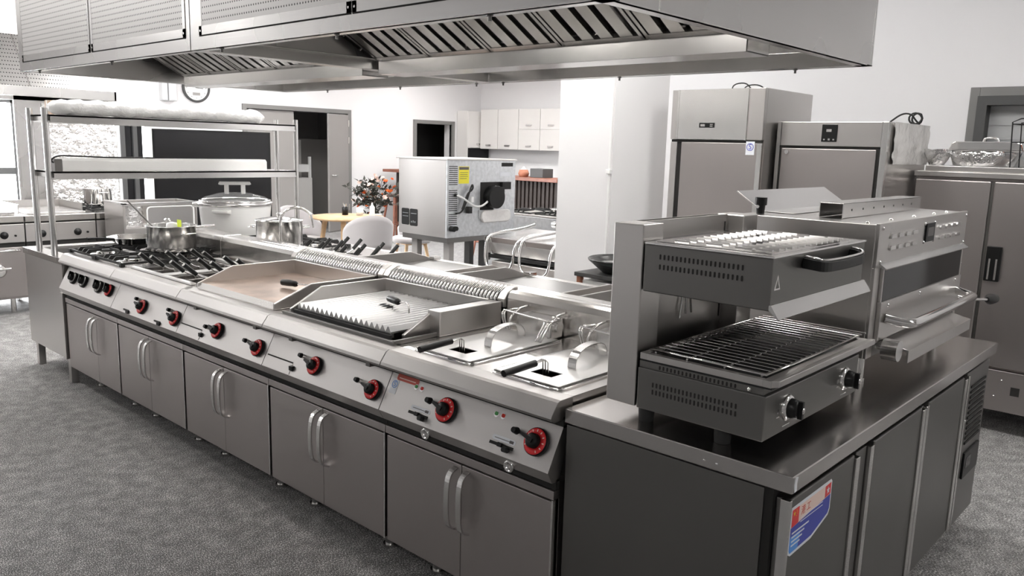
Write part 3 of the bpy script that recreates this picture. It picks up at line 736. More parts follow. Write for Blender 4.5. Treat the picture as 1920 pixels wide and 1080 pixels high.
# ------------------------------------------------------------------ end table with overshelf (far left end of the island)
t = T('work_table', 'steel end table with legs below the two tier overshelf', 'table', (-4.38, .95, 0))
x0, x1, y0, y1 = -4.735, -4.01, .02, 1.87
t.part('top', MB().holes('z', .78, .82, x0, x1, y0, y1, [(-4.64, -4.10, .12, 1.0)]), 'steel_work', .002)
t.part('recessed_tray', MB().box(-4.64, -4.10, .12, 1.0, .70, .705).box(-4.642, -4.638, .12, 1.0, .70, .80).box(-4.102, -4.098, .12, 1.0, .70, .80).box(-4.64, -4.10, .998, 1.002, .70, .8), 'steel_dark_and_shaded')
t.part('side_panel', MB().box(x0+.02, x1-.012, y0+.006, y0+.02, .17, .78), 'steel', .001)
t.part('back_panel', MB().box(x0+.02, x1-.012, y1-.02, y1-.006, .17, .78), 'steel')
t.split('front_panel', MB().box(x0+.02, x0+.034, y0+.02, y1-.02, .17, .78).box(x1-.03, x1-.016, y0+.02, y1-.02, .17, .78), 'steel')
for lx in (x0+.06, x1-.06):
    for ly in (y0+.05, y1-.07): t.part('leg', MB().box(lx-.022, lx+.022, ly-.022, ly+.022, 0, .18), 'steel', .002)
t.part('fascia', MB().box(x1-.05, x1-.008, y0-.004, y0+.01, .17, .60), 'steel', .001)
s = T('overshelf', 'two tier tubular steel overshelf standing on the left end table', 'shelf', (-4.33, .95, .82))
for px in (-4.47, -4.19):
    for py in (.045, 1.83):
        s.part('post', MB().cyl((px, py, .82), (px, py, 1.745), .019, n=16), 'satin')
for z, lb in ((1.705, 'upper shelf'), (1.352, 'lower shelf')):
    s.part('shelf', MB().box(-4.49, -4.165, .06, 1.815, z-.012, z).box(-4.172, -4.165, .06, 1.815, z-.05, z).box(-4.49, -4.483, .06, 1.815, z-.05, z).box(-4.49, -4.165, .06, .067, z-.04, z).box(-4.49, -4.165, 1.808, 1.815, z-.04, z), 'satin', .001)
h = T('heat_lamp', 'long white heat lamp bar lying on the lower overshelf', 'heat lamp', (-4.25, .82, 1.352))
h.part('housing', MB().prism([(-4.31, 1.3525), (-4.20, 1.3525), (-4.20, 1.42), (-4.22, 1.435), (-4.31, 1.435)], 'y', .13, 1.58), 'white', .003)
h.part('end_cap', MB().box(-4.312, -4.198, .085, .13, 1.3525, 1.43), 'steel_dark_and_shaded', .002)
h.part('power_cable', MB().tube([(-4.24, .10, 1.40), (-4.20, .06, 1.42), (-4.19, .09, 1.447), (-4.22, .16, 1.452), (-4.24, .4, 1.44), (-4.25, .66, 1.441), (-4.24, .74, 1.439)], .0055, 6, smooth_path=2), 'rubber')
f = MB(); n = 40; vs = []
rr = random.Random(3)
for i in range(n+1):
    y = .085+1.50*i/40; k = .35 if i in (0, n) else .8 if i in (1, n-1) else 1+.10*math.sin(i*1.7)
    for j in range(14):
        a = 2*PI*j/14; r = (.056+.014*rr.random())*k
        vs.append((-4.26+.085*math.cos(a)*k*(1+.1*rr.random()), y, 1.709+.042+r*math.sin(a)*.85))
vs = [(v[0], v[1], max(v[2], 1.7065)) for v in vs]
f.add(vs, [(i*14+j, i*14+(j+1) % 14, (i+1)*14+(j+1) % 14, (i+1)*14+j) for i in range(n) for j in range(14)], True)
f.add(vs[:14], [tuple(range(14))[::-1]]); f.add(vs[-14:], [tuple(range(14))])
single('wrapped_roll', 'long white bundle in crinkled plastic lying on the upper overshelf', 'bundle', f, 'plasticwrap', (-4.26, .8, 1.706))
bx = T('cardboard_box', 'small grey box standing behind the wrapped bundle', 'box', (-4.44, .2, 1.706))
bx.part('body', MB().box(-4.475, -4.40, .14, .24, 1.7062, 1.80), 'tan'); bx.part('tape', MB().box(-4.45, -4.43, .139, .241, 1.7064, 1.801), 'whiteplastic'); bx.e['label'] = 'small taped carton at the left end of the upper overshelf'
# rice cooker
c = (-4.315, 1.37); z = .8205
t = T('rice_cooker', 'big white rice cooker with a glass lid on the left end table', 'rice cooker', (*c, z))
t.part('pot_body', MB().lathe((*c, z), [(0, 0), (.19, 0), (.215, .02), (.25, .12), (.262, .25), (.266, .28), (.255, .28), (.25, .262), (.2, .262)], 48), 'white')
t.part('rim', MB().lathe((*c, z+.27), [(.266, 0), (.276, .004), (.276, .022), (.262, .028), (.235, .026)], 48), 'satin')
l = t.part('lid', MB().lathe((*c, z+.30), [(.250, -.004), (.256, .006), (.22, .03), (.12, .058), (0, .064)], 48), 'glass')
t.part('lid_band', MB().lathe((*c, z+.295), [(.25, 0), (.262, .002), (.262, .014), (.245, .016), (.24, .008)], 48), 'polish', under=l)
hm = MB().prism([(y, zz) for y, zz in ((1.37-.12, z+.425), (1.37-.11, z+.445), (1.37+.11, z+.445), (1.37+.12, z+.425), (1.37+.105, z+.42), (1.37-.105, z+.42))], 'x', c[0]-.02, c[0]+.02)
for yy in (-.06, .06): hm.box(c[0]-.015, c[0]+.015, 1.37+yy-.016, 1.37+yy+.016, z+.352, z+.422)
t.part('lid_handle', hm.xf(Matrix.Translation((*c, 0)) @ Matrix.Rotation(math.radians(-25), 4, 'Z') @ Matrix.Translation((-c[0], -c[1], 0))), 'white', .004, under=l)
for a in (-60, 120):
    a = math.radians(a+12); d = Vector((math.cos(a), math.sin(a), 0)); s_ = Vector((-math.sin(a), math.cos(a), 0)); b = Vector((*c, z+.215))+d*.255
    vs = [b+s_*u*.06+d*v+Vector((0, 0, w)) for u in (-1, 1) for v, w in ((0, 0), (.075, .015), (.075, .035), (0, .035))]
    t.part('side_handle', MB().add(vs, [(0, 1, 2, 3), (7, 6, 5, 4), (0, 4, 5, 1), (1, 5, 6, 2), (2, 6, 7, 3), (3, 7, 4, 0)]), 'white', .006)
a = math.radians(-118); d = Vector((math.cos(a), math.sin(a), 0)); b = Vector((*c, z+.27))+d*.262
t.part('hinge_lug', MB().cyl(b, b+d*.045, .02, .016, n=14), 'white')

# ------------------------------------------------------------------ refrigerated bench
X0, X1, Y0, Y1 = .01, .705, .05, 2.075
t = T('refrigerated_counter', 'long refrigerated steel bench with three doors, carrying the salamander and oven', 'refrigerated counter', (.35, 1.06, 0)); BT = t
t.part('top', MB().box(X0, X1, Y0, Y1, .788, .832), 'steel_work', .0025)
t.part('body', MB().box(X0+.02, X1-.065, Y0+.015, Y1-.01, .10, .788), 'steel_dark_and_shaded', .002)
t.part('end_panel', MB().box(X0+.004, X1-.072, Y0+.006, Y0+.016, .10, .782), 'steel_dark_and_shaded', .001)
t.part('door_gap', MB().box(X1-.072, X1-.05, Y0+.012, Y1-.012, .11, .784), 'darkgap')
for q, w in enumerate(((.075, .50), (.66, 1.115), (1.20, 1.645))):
    d = t.part('door', MB().box(X1-.05, X1-.012, w[0], w[1], .125, .762), 'steel_dark_and_shaded', .004)
    t.part('finger_pull', MB().box(X1-.03, X1-.006, w[1]+.002, w[1]+.030, .125, .752), 'satin', .002, under=d)
    t.part('hinge_strip', MB().box(X1-.040, X1-.010, w[0]-.030, w[0]-.004, .125, .752) if q else MB().box(X1-.034, X1-.009, w[0]-.008, w[0]+.006, .125, .762), 'satin' if q else 'satin', .002, under=d)
for m0, m1 in ((.54, .622), (1.148, 1.166)): t.part('mullion', MB().box(X1-.05, X1-.022, m0, m1, .125, .755), 'steel_dark_and_shaded', .002)
g = t.part('motor_cover', MB().box(X1-.05, X1-.018, 1.715, 2.06, .11, .762), 'steel_dark_and_shaded', .002)
gm = MB()
for i in range(12): gm.box(X1-.018, X1-.014, 1.79, 2.02, .45+i*.0215, .459+i*.0215)
t.part('vent_grille', gm, 'darkgap', under=g)
t.part('cover_edge', MB().box(X1-.03, X1-.008, 1.70, 1.717, .11, .755), 'satin', .002, under=g)
cp = t.part('control_box', MB().box(X1-.018, X1-.010, 1.80, 2.03, .30, .41), 'black', .002)
t.part('temperature_display', MB().box(X1-.010, X1-.009, 1.83, 1.90, .34, .385), 'glass_dark', under=cp)
t.part('screw', MB().lathe((X1-.012, 1.73, .565), [(.007, 0), (.005, .004), (0, .005)], 12, axis='x').xf(Matrix.Identity(4)), 'polish')
for fx in (X0+.08, X1-.12):
    for fy in (Y0+.08, 1.0, Y1-.08): t.part('caster', MB().cyl((fx, fy-.012, .05), (fx, fy+.012, .05), .05, n=20).box(fx-.02, fx+.02, fy-.022, fy+.022, .05, .105), 'rubber')
for yy in (.055-.01,): 
    for k in (0, .035): t.part('rivet', MB().lathe((.47+k, Y0+.001, .806), [(.005, 0), (.003, .002), (0, .0025)], 10, axis='-y'), 'polish')
# energy sticker with two flags on the first door
xs = X1-.012
out = [(.135, .742), (.380, .745), (.387, .738), (.387, .66), (.378, .645), (.27, .615), (.146, .612), (.132, .62)]
out = [(.085+(p[0]-.132)*1.0, p[1]-.004) for p in out]
k = T('energy_sticker', 'white and blue printed sticker with two red flags on the bench door', 'sticker', (xs, .2, .68))
k.part('backing', MB().prism(out, 'x', xs, xs+.0008), 'stickerwhite')
k.part('upper_print', MB().prism([(.092, .730), (.334, .733), (.334, .700), (.092, .684)], 'x', xs+.0008, xs+.0011), 'peach')
k.part('lower_print', MB().prism([(.090, .684), (.334, .700), (.334, .66), (.325, .648), (.225, .620), (.095, .616), (.090, .624)], 'x', xs+.0008, xs+.0012), 'blue')
k.part('light_print', MB().prism([(.090, .66), (.15, .66), (.14, .617), (.095, .616), (.090, .624)], 'x', xs+.0012, xs+.0014), 'lightblue')
k.part('flag', MB().prism([(.092, .731), (.132, .731), (.132, .688), (.092, .685)], 'x', xs+.0012, xs+.0016), 'red', label='red flag with yellow stars')
st = MB()
def star(m, y, z, r, x):
    m.prism([(y+rr_*math.sin(i*PI/5), z+rr_*math.cos(i*PI/5)) for i, rr_ in enumerate([r, r*.4]*5)], 'x', x, x+.0003)
star(st, .104, .719, .007, xs+.0016)
for a in range(4): star(st, .116+.003*(a in (1, 2)), .726-a*.005, .002, xs+.0016)
k.part('flag_star', st, 'yellow')
k.part('flag', MB().prism([(.296, .731), (.333, .733), (.333, .702), (.296, .699)], 'x', xs+.0012, xs+.0016), 'red', label='red flag with white flower')
fl = MB()
for i in range(5):
    a = i*2*PI/5; fl.prism([(.3145+.011*math.sin(a), .716+.011*math.cos(a)), (.3145+.005*math.sin(a+.7), .716+.005*math.cos(a+.7)), (.3145, .716), (.3145+.005*math.sin(a-.5), .716+.005*math.cos(a-.5))], 'x', xs+.0016, xs+.0019)
k.part('flag_flower', fl, 'stickerwhite')
k.part('heading', facing_plus_x(text_mb('\u6e2f \u5de5', .026, .0002), (xs+.0013, .175, .711)), 'text_red')
ln = MB()
for i in range(2): ln.box(xs+.0012, xs+.0015, .145, .285, .6905-i*.0095+.002, .6945-i*.0095)
for i in range(4): ln.box(xs+.0014, xs+.0017, .098, .150+.012*(3-i) if i else .2, .6655-i*.011, .6695-i*.011)
k.part('small_print', ln, 'stickerwhite')
BT.part('tape_scrap', MB().prism([(.062, .79), (.075, .792), (.073, .812), (.078, .826), (.064, .829), (.058, .81)], 'x', X1+.0003, X1+.001), 'stickerwhite', label='scrap of white tape')

# ------------------------------------------------------------------ salamander
t = T('salamander_grill', 'countertop steel salamander grill with raised heating head and wire rack', 'salamander grill', (.4, .42, .832))
ya, yb = .10, .735
bd = t.part('base_body', MB().box(.222, .597, ya, yb, .876, .994), 'steel_dark_and_shaded', .003)
t.part('base_step', MB().box(.222, .588, ya+.006, yb-.006, .994, 1.012), 'steel_dark_and_shaded', .001)
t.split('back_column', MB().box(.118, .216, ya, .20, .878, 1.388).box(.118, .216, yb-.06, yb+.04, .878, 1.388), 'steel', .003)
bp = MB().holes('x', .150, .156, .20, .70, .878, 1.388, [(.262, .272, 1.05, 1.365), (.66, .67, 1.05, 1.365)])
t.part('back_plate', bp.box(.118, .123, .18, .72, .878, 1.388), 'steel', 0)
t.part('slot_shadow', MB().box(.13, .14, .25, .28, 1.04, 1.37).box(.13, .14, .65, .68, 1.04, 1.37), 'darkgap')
hd = t.part('heating_head', MB().box(.222, .587, ya, .715, 1.208, 1.338), 'steel_dark_and_shaded', .003)
t.part('head_top', MB().box(.222, .590, ya-.002, .718, 1.338, 1.343).box(.24, .57, .13, .69, 1.343, 1.3445), 'polish', .001)
t.part('head_neck', MB().box(.156, .222, .115, .70, 1.215, 1.335), 'steel_dark_and_shaded')
lv = MB()
for j, xx in enumerate((.27, .36, .45, .50)):
    for i in range(13):
        yy = .17+i*.039+(j % 2)*.012; lv.prism([(yy, 1.3445), (yy+.002, 1.3485), (yy+.006, 1.3485), (yy+.010, 1.3445)], 'x', xx, xx+.045)
t.split('top_louvre', lv, 'satin')
t.part('drip_lip', MB().prism([(.587, 1.212), (.612, 1.190), (.614, 1.192), (.592, 1.224), (.587, 1.224)], 'y', ya-.003, .725), 'satin')
def slots(m, y, xs, zs, w=.005, h=.014, d=.0008):
    for x in xs:
        for z in zs: m.prism(rsq(x, x+w, z, z+h, .002, 2), 'y', y-d, y)
    return m
xsl = [.27+i*.0125 for i in range(20)]
t.part('head_vents', slots(MB(), ya, xsl, (1.273, 1.300)), 'darkgap', under=hd)
t.part('base_vents', slots(MB(), ya, [.27+i*.0118 for i in range(22)], (.925, .945)), 'darkgap', under=bd)
t.part('step_vents', slots(MB(), ya+.006, [.285+i*.0118 for i in range(20)], (.997,), .005, .011), 'darkgap')
t.part('rack_tray', MB().holes('z', 1.018, 1.036, .225, .608, ya+.002, .775, [(.245, .585, ya+.02, .755)]), 'steel', .001)
t.part('tray_floor', MB().box(.225, .608, ya+.006, .772, 1.0125, 1.018), 'darkgap' if False else 'iron')
t.part('rack_pull', MB().prism([(.605, 1.018), (.628, 1.024), (.628, 1.040), (.622, 1.040), (.605, 1.036)], 'y', ya+.004, .77), 'steel', .001)
rk = MB()
for i in range(22):
    y = ya+.03+i*.0325; rk.tube([(.246, y, 1.044), (.584, y, 1.044)], .0028, 6)
for x in (.262, .36, .47, .572): rk.tube([(x, ya+.022, 1.039), (x, .752, 1.039)], .0028, 6)
rk.tube([(.246, ya+.022, 1.044), (.584, ya+.022, 1.044), (.584, .752, 1.044), (.246, .752, 1.044)], .0032, 6, True)
t.part('wire_rack', rk, 'polish')
hp = [Vector(p) for p in ((.587, .28, 1.312), (.612, .28, 1.310), (.632, .30, 1.304), (.634, .40, 1.302), (.634, .50, 1.302), (.632, .585, 1.304), (.612, .60, 1.310), (.587, .60, 1.312))]
for _ in range(2):
    q = [hp[0]]
    for i in range(len(hp)-1): q += [hp[i]*.75+hp[i+1]*.25, hp[i]*.25+hp[i+1]*.75]
    hp = q+[hp[-1]]
hh = t.part('handle', MB().strap(hp, .026, .013, (0, 0, 1)), 'black', .004, under=hd)
t.part('handle_trim', MB().tube([(p.x+.001, p.y, 1.3195+(p.z-1.302)) for p in hp], .0035, 6), 'polish', under=hh)
t.part('warning_sign', MB().prism([(.118, 1.258), (.150, 1.258), (.134, 1.296)], 'x', .587, .5878), 'satin', under=hd)
t.part('warning_print', MB().prism([(.124, 1.262), (.144, 1.262), (.134, 1.286)], 'x', .5878, .5881), 'steel_dark_and_shaded', under=hd)
for ky in (.235, .63):
    kk = t.part('knob', MB().lathe((.597, ky, .938), [(.036, 0), (.036, .004), (.030, .010), (.026, .010)], 28, axis='x'), 'polish')
    t.part('grip', MB().lathe((.597, ky, .938), [(.027, .008), (.024, .030), (.018, .033), (0, .033)], 24, axis='x').box(.625, .640, ky-.005, ky+.005, .915, .961), 'black', under=kk)
    t.part('grip_cap', MB().lathe((.641, ky, .938), [(.008, 0), (.007, .002), (0, .002)], 14, axis='x'), 'polish', under=kk)
    t.part('printing', MB().box(.597, .5975, ky-.022, ky+.022, .889, .892).box(.597, .5975, ky-.062, ky-.045, .921, .924).box(.597, .5975, ky-.060, ky-.048, .932, .944), 'satin', under=kk)
for fx in (.232, .47):
    for fy in (.14, .68): t.part('foot', MB().cyl((fx, fy, .8325), (fx, fy, .877), .021, .024, n=18), 'rubber')
t.part('fixing_screw', MB().lathe((.55, ya+.005, 1.003), [(.006, 0), (.004, .004), (0, .005)], 12, axis='-y'), 'polish')
sk = MB()
for y, dz in ((.40, -.11), (.435, -.10), (.47, -.10)): sk.tube([(.165, y-(.02 if y == .40 else -.02 if y == .47 else 0)*-1, 1.19), (.165, y, 1.19+dz)], .0035, 6)
t.part('heating_rod', sk, 'satin')

# ------------------------------------------------------------------ conveyor-less pizza oven behind it
t = T('pizza_oven', 'steel countertop oven with dark glass door and tube handle behind the salamander', 'oven', (.33, 1.45, .832))
oy0, oy1, ox0, ox1, oz0, oz1 = .94, 1.985, .06, .552, .93, 1.372
bo = t.part('body', MB().box(ox0, ox1-.012, oy0, oy1, oz0, oz1), 'steel', .002)
t.part('fascia', MB().box(ox1-.012, ox1, oy0, oy1, 1.232, oz1+.004), 'steel', .0015)
t.split('side_trim', MB().box(ox1-.012, ox1-.002, oy0, oy0+.05, oz0, 1.232).box(ox1-.012, ox1-.002, oy1-.03, oy1, oz0, 1.232), 'steel', .0015)
t.part('lower_front', MB().box(ox1-.012, ox1-.004, oy0+.05, oy1-.03, oz0, .965), 'steel_dark_and_shaded')
dr = t.part('oven_door', MB().box(ox1-.010, ox1+.012, oy0+.055, oy1-.035, .985, 1.115).box(ox1-.01, ox1+.008, oy0+.055, oy0+.065, 1.115, 1.228).box(ox1-.01, ox1+.008, oy1-.045, oy1-.035, 1.115, 1.228), 'steel', .002)
t.part('glass', MB().box(ox1-.006, ox1+.006, oy0+.065, oy1-.045, 1.115, 1.228), 'glass_dark', under=dr)
hz = 1.045
hpts = [(ox1+.012, oy0+.10, hz+.012), (ox1+.07, oy0+.13, hz), (ox1+.085, oy0+.15, hz), (ox1+.088, oy0+.18, hz), (ox1+.088, oy1-.16, hz), (ox1+.085, oy1-.12, hz), (ox1+.07, oy1-.10, hz), (ox1+.012, oy1-.085, hz+.012)]
t.part('handle', MB().tube(hpts, .0165, 14, smooth_path=1), 'polish', under=dr)
t.part('fascia_lip', MB().prism([(ox1, 1.232), (ox1+.022, 1.226), (ox1+.024, 1.230), (ox1, 1.246)], 'y', oy0+.03, oy1-.02), 'satin')
lv = MB()
for side in ((1.045, 1.345), (1.60, 1.90)):
    for i in range(4):
        y = side[0]+i*(side[1]-side[0])/4
        for z in (1.283, 1.322): lv.prism([(y, z), (y+.052, z), (y+.052, z+.008), (y+.045, z+.015), (y+.007, z+.015), (y, z+.008)], 'x', ox1, ox1+.007)
t.split('vent_louvre', lv, 'satin', .001)
dp = t.part('display', MB().box(ox1, ox1+.006, 1.425, 1.525, 1.285, 1.352), 'black', .001)
t.part('display_window', MB().box(ox1+.006, ox1+.0066, 1.44, 1.51, 1.305, 1.337), 'steel_dark_and_shaded', under=dp)
sc = MB()
for y in (oy0+.03, 1.2, 1.45, 1.70, 1.87): sc.lathe((ox1-.05, y, oz1), [(.008, 0), (.006, .005), (0, .007)], 12)
for p in ((oy0+.03, 1.36), (oy1-.02, 1.36), (oy0+.03, 1.25), (oy1-.02, 1.25), (1.417, 1.285), (1.533, 1.285), (1.417, 1.352), (1.533, 1.352), (oy0+.12, 1.10), (1.4, 1.103), (oy1-.12, 1.103), (oy1-.015, 1.02), (oy1-.015, 1.16)):
    sc.lathe((ox1+(.012 if .99 < p[1] < 1.11 and p[0] < oy1-.05 else 0), p[0], p[1]), [(.007, 0), (.005, .004), (0, .0055)], 12, axis='x')
t.split('screw', sc, 'polish')
t.part('crumb_drawer', MB().prism([(ox1-.01, .968), (ox1+.075, .95), (ox1+.082, .948), (ox1+.082, .905), (ox1+.076, .905), (ox1+.076, .940), (ox1-.01, .958)], 'y', oy0+.16, oy1-.10), 'steel', .001)
t.part('drawer_knob', MB().cyl((ox1+.02, oy0+.10, .955), (ox1+.07, oy0+.10, .955), .036, n=24).cyl((ox1-.01, oy0+.10, .955), (ox1+.02, oy0+.10, .955), .006, n=10), 'satin', .003)
t.part('lever', MB().tube([(ox1-.002, oy1-.01, 1.02), (ox1+.05, oy1+.02, 1.01), (ox1+.07, oy1+.20, .99)], .006, 8), 'satin')
t.part('lever_grip', MB().tube([(ox1+.07, oy1+.20, .99), (ox1+.072, oy1+.25, .986), (ox1+.074, oy1+.32, .98)], [.010, .024, .020], 14), 'black', label='black ball grip')
for fx in (.12, .50):
    for fy in (1.02, 1.88): t.part('leg', MB().cyl((fx, fy, .845), (fx, fy, .93), .022, n=18).cyl((fx, fy, .8325), (fx, fy, .846), .026, n=18), 'polish')
# things lying on the oven
t = T('steel_flashing', 'bright folded steel sheet leaning open on top of the oven', 'steel sheet', (.05, 1.5, 1.373))
t.part('sheet', MB().prism([(.07, 1.3735), (.20, 1.3735), (.20, 1.376), (.076, 1.376), (-.03, 1.445), (-.035, 1.442)], 'y', 1.10, 1.93), 'whiteplastic' if False else 'satin', .001)
t = T('steel_channel', 'perforated steel channel lying on top of the oven', 'steel channel', (.36, 1.6, 1.373))
t.part('channel', MB().box(.30, .303, 1.07, 1.93, 1.3735, 1.425).box(.38, .383, 1.07, 1.93, 1.3735, 1.425).box(.30, .383, 1.07, 1.93, 1.422, 1.425), 'satin', .001)
dm = MB()
for i in range(7): dm.cyl((.3832, 1.15+i*.11, 1.40), (.3838, 1.15+i*.11, 1.40), .004, n=10)
t.part('punched_holes', dm, 'darkgap')
t = T('cable_gland', 'short black plug standing at the back corner of the oven', 'plug', (.12, .99, 1.373))
t.part('plug', MB().cyl((.12, .99, 1.3735), (.12, .99, 1.405), .014, .016, n=14).cyl((.12, .99, 1.405), (.12, .99, 1.432), .021, n=14), 'black', .002)
t.part('screw', MB().cyl((.12, .965, 1.40), (.12, .975, 1.40), .006, n=10), 'polish')
t.e.name = 'black_plug'
# ------------------------------------------------------------------ exhaust hood over the island
HX0, HX1, HXM, HY0, HY1, HZ = -3.73, .29, -1.71, -.21, 1.47, 1.92
t = T('exhaust_hood', 'large stainless exhaust hood with perforated front panels hanging over the cooking island', 'exhaust hood', (-1.7, .63, HZ))
HT = 2.85
sh = MB()
for a, b in ((HX0, HXM-.004), (HXM+.004, HX1)): sh.box(a, b, HY0, HY0+.02, HZ, HT).box(a, b, HY1-.02, HY1, HZ, HT)
sh.box(HX0, HX0+.02, HY0+.02, HY1-.02, HZ, HT).box(HX0, HX1, HY0, HY1, HT, HT+.02)
t.part('shell', sh, 'steel_hood', .003)
t.part('end_sheet', MB().box(HX1-.02, HX1, HY0+.02, HY1-.02, HZ, HT), 'steel_hood', .003)
t.part('end_seam', MB().box(HX1-.001, HX1+.002, .0, .004, HZ, HT), 'satin')
t.part('module_seam', MB().box(HXM-.0035, HXM+.0035, HY0-.002, HY0+.01, HZ, HT), 'satin')
t.part('lower_lip', MB().box(HX0, HX1, HY0, HY0+.045, HZ, HZ+.004).box(HX0, HX1, HY1-.055, HY1, HZ, HZ+.004).box(HX0, HX0+.05, HY0, HY1, HZ, HZ+.004).box(HX1-.05, HX1, HY0, HY1, HZ, HZ+.004)
       .box(HX0+.05, HX1-.05, HY0+.043, HY0+.047, HZ, HZ+.03).box(HX0+.05, HX1-.05, HY1-.058, HY1-.054, HZ, HZ+.06), 'satin', .001)
for a, b in ((-3.673, -2.705), (-2.69, -1.742), (-1.63, -.667), (-.66, .25)):
    p = t.part('perforated_panel', MB().box(a, b, HY0-.0015, HY0, HZ+.052, HT-.05), 'perf')
    t.part('panel_border', MB().box(a, a+.022, HY0-.0022, HY0-.0005, HZ+.052, HT-.05).box(b-.022, b, HY0-.0022, HY0-.0005, HZ+.052, HT-.05).box(a, b, HY0-.0022, HY0-.0005, HZ+.052, HZ+.085), 'steel_hood', under=p)
    t.part('panel_gap', MB().box(a, b, HY0-.0012, HY0, HZ+.047, HZ+.052), 'darkgap')
    t.split('panel_screw', MB().cyl((a+.012, HY0-.004, HZ+.068), (a+.012, HY0-.0021, HZ+.068), .004, n=10).cyl((b-.012, HY0-.004, HZ+.068), (b-.012, HY0-.0021, HZ+.068), .004, n=10), 'satin', under=p)
# inside: ceiling sheets, central gutter and filter banks
t.part('inner_ceiling', MB().box(HX0+.02, HX1-.02, HY0+.02, .12, 2.26, 2.268).box(HX0+.02, HX1-.02, 1.22, HY1-.02, 2.26, 2.268).box(HX0+.02, HX1-.02, .12, 1.22, 2.40, 2.408), 'steel_hood')
t.part('joint_beam', MB().box(HXM-.035, HXM+.035, HY0+.05, HY1-.06, HZ, HZ+.045).box(HXM-.055, HXM+.055, HY0+.05, HY1-.06, HZ+.045, HZ+.05), 'satin', .003)
t.part('partition', MB().prism([(HY0+.05, HZ+.05), (HY0+.05, 2.26), (.12, 2.26), (.66, HZ+.05)], 'x', HXM-.003, HXM+.003), 'steel_hood')
for a, b in ((HX0+.14, HXM-.06), (HXM+.06, HX1-.10)):
    t.part('gutter', MB().box(a, b, .66, .664, 1.898, 1.965).box(a, b, .664, .81, 1.898, 1.902).box(a, b, .81, .814, 1.898, 1.965).box(a, a+.004, .66, .814, 1.898, 1.965).box(b-.004, b, .66, .814, 1.898, 1.965)
           .box(a, b, .655, .664, 1.963, 1.968), 'satin', .001)
    n = 5; w = (b-a)/n
    for side in (0, 1):
        for i in range(n):
            x0 = a+i*w+.004; x1 = a+(i+1)*w-.004; m = MB()
            ya, za, yb_, zb = (.66, 1.975, .12, 2.265) if side == 0 else (.815, 1.975, 1.22, 2.265)
            d = Vector((0, yb_-ya, zb-za)).normalized(); nn = Vector((0, -d.z, d.y)); nn = nn if nn.z < 0 else -nn
            A = Vector((0, ya, za)); L_ = (Vector((0, yb_, zb))-A).length
            def P(x, s, h): q = A+d*s+nn*h; return (x, q.y, q.z)
            def slab(p, q, s0, s1, h0, h1):
                v = [P(p, s0, h0), P(q, s0, h0), P(q, s1, h0), P(p, s1, h0), P(p, s0, h1), P(q, s0, h1), P(q, s1, h1), P(p, s1, h1)]
                m.add(v, [(0, 1, 2, 3), (7, 6, 5, 4), (0, 4, 5, 1), (1, 5, 6, 2), (2, 6, 7, 3), (3, 7, 4, 0)])
            slab(x0, x1, 0, .022, 0, .02); slab(x0, x1, L_-.022, L_, 0, .02); slab(x0, x0+.014, 0, L_, 0, .02); slab(x1-.014, x1, 0, L_, 0, .02)
            k = 4; ww = (x1-x0-.028)/k
            for j in range(k): slab(x0+.014+j*ww+.006, x0+.014+(j+1)*ww-.024, .02, L_-.02, .004, .018)
            f = t.part('baffle_filter', m, 'filter')
            m = MB(); slab(x0+.014, x1-.014, .02, L_-.02, -.012, -.009); t.part('filter_back', m, 'steel_dark_and_shaded', under=f)
    for y in (-.03, 1.31):
        for k in (.3, .75):
            xx = a+(b-a)*k
            f = t.part('light_fitting', MB().box(xx-.17, xx+.17, y-.07, y+.07, 2.235, 2.26), 'whiteplastic', .004)
            t.part('lamp_lens', MB().box(xx-.155, xx+.155, y-.055, y+.055, 2.228, 2.2349), 'lens_hood', under=f)
for x, y in ((-3.48, HY0+.02), (-2.52, HY0+.02), (-1.5, HY0+.02), (-.77, HY0+.02), (-.1, HY0+.02), (-3.2, HY1-.02), (-2.45, HY1-.02), (-1.80, HY1-.02), (-1.60, HY1-.02), (-.85, HY1-.02), (.0, HY1-.02)):
    t.part('bolt', MB().cyl((x, y, HZ-.004), (x, y, HZ), .009, n=10).cyl((x, y, HZ-.016), (x, y, HZ-.004), .005, n=8), 'steel_dark_and_shaded')
t.part('duct', MB().box(-2.3, -1.1, .35, .95, HT+.02, H-.001), 'steel_hood')

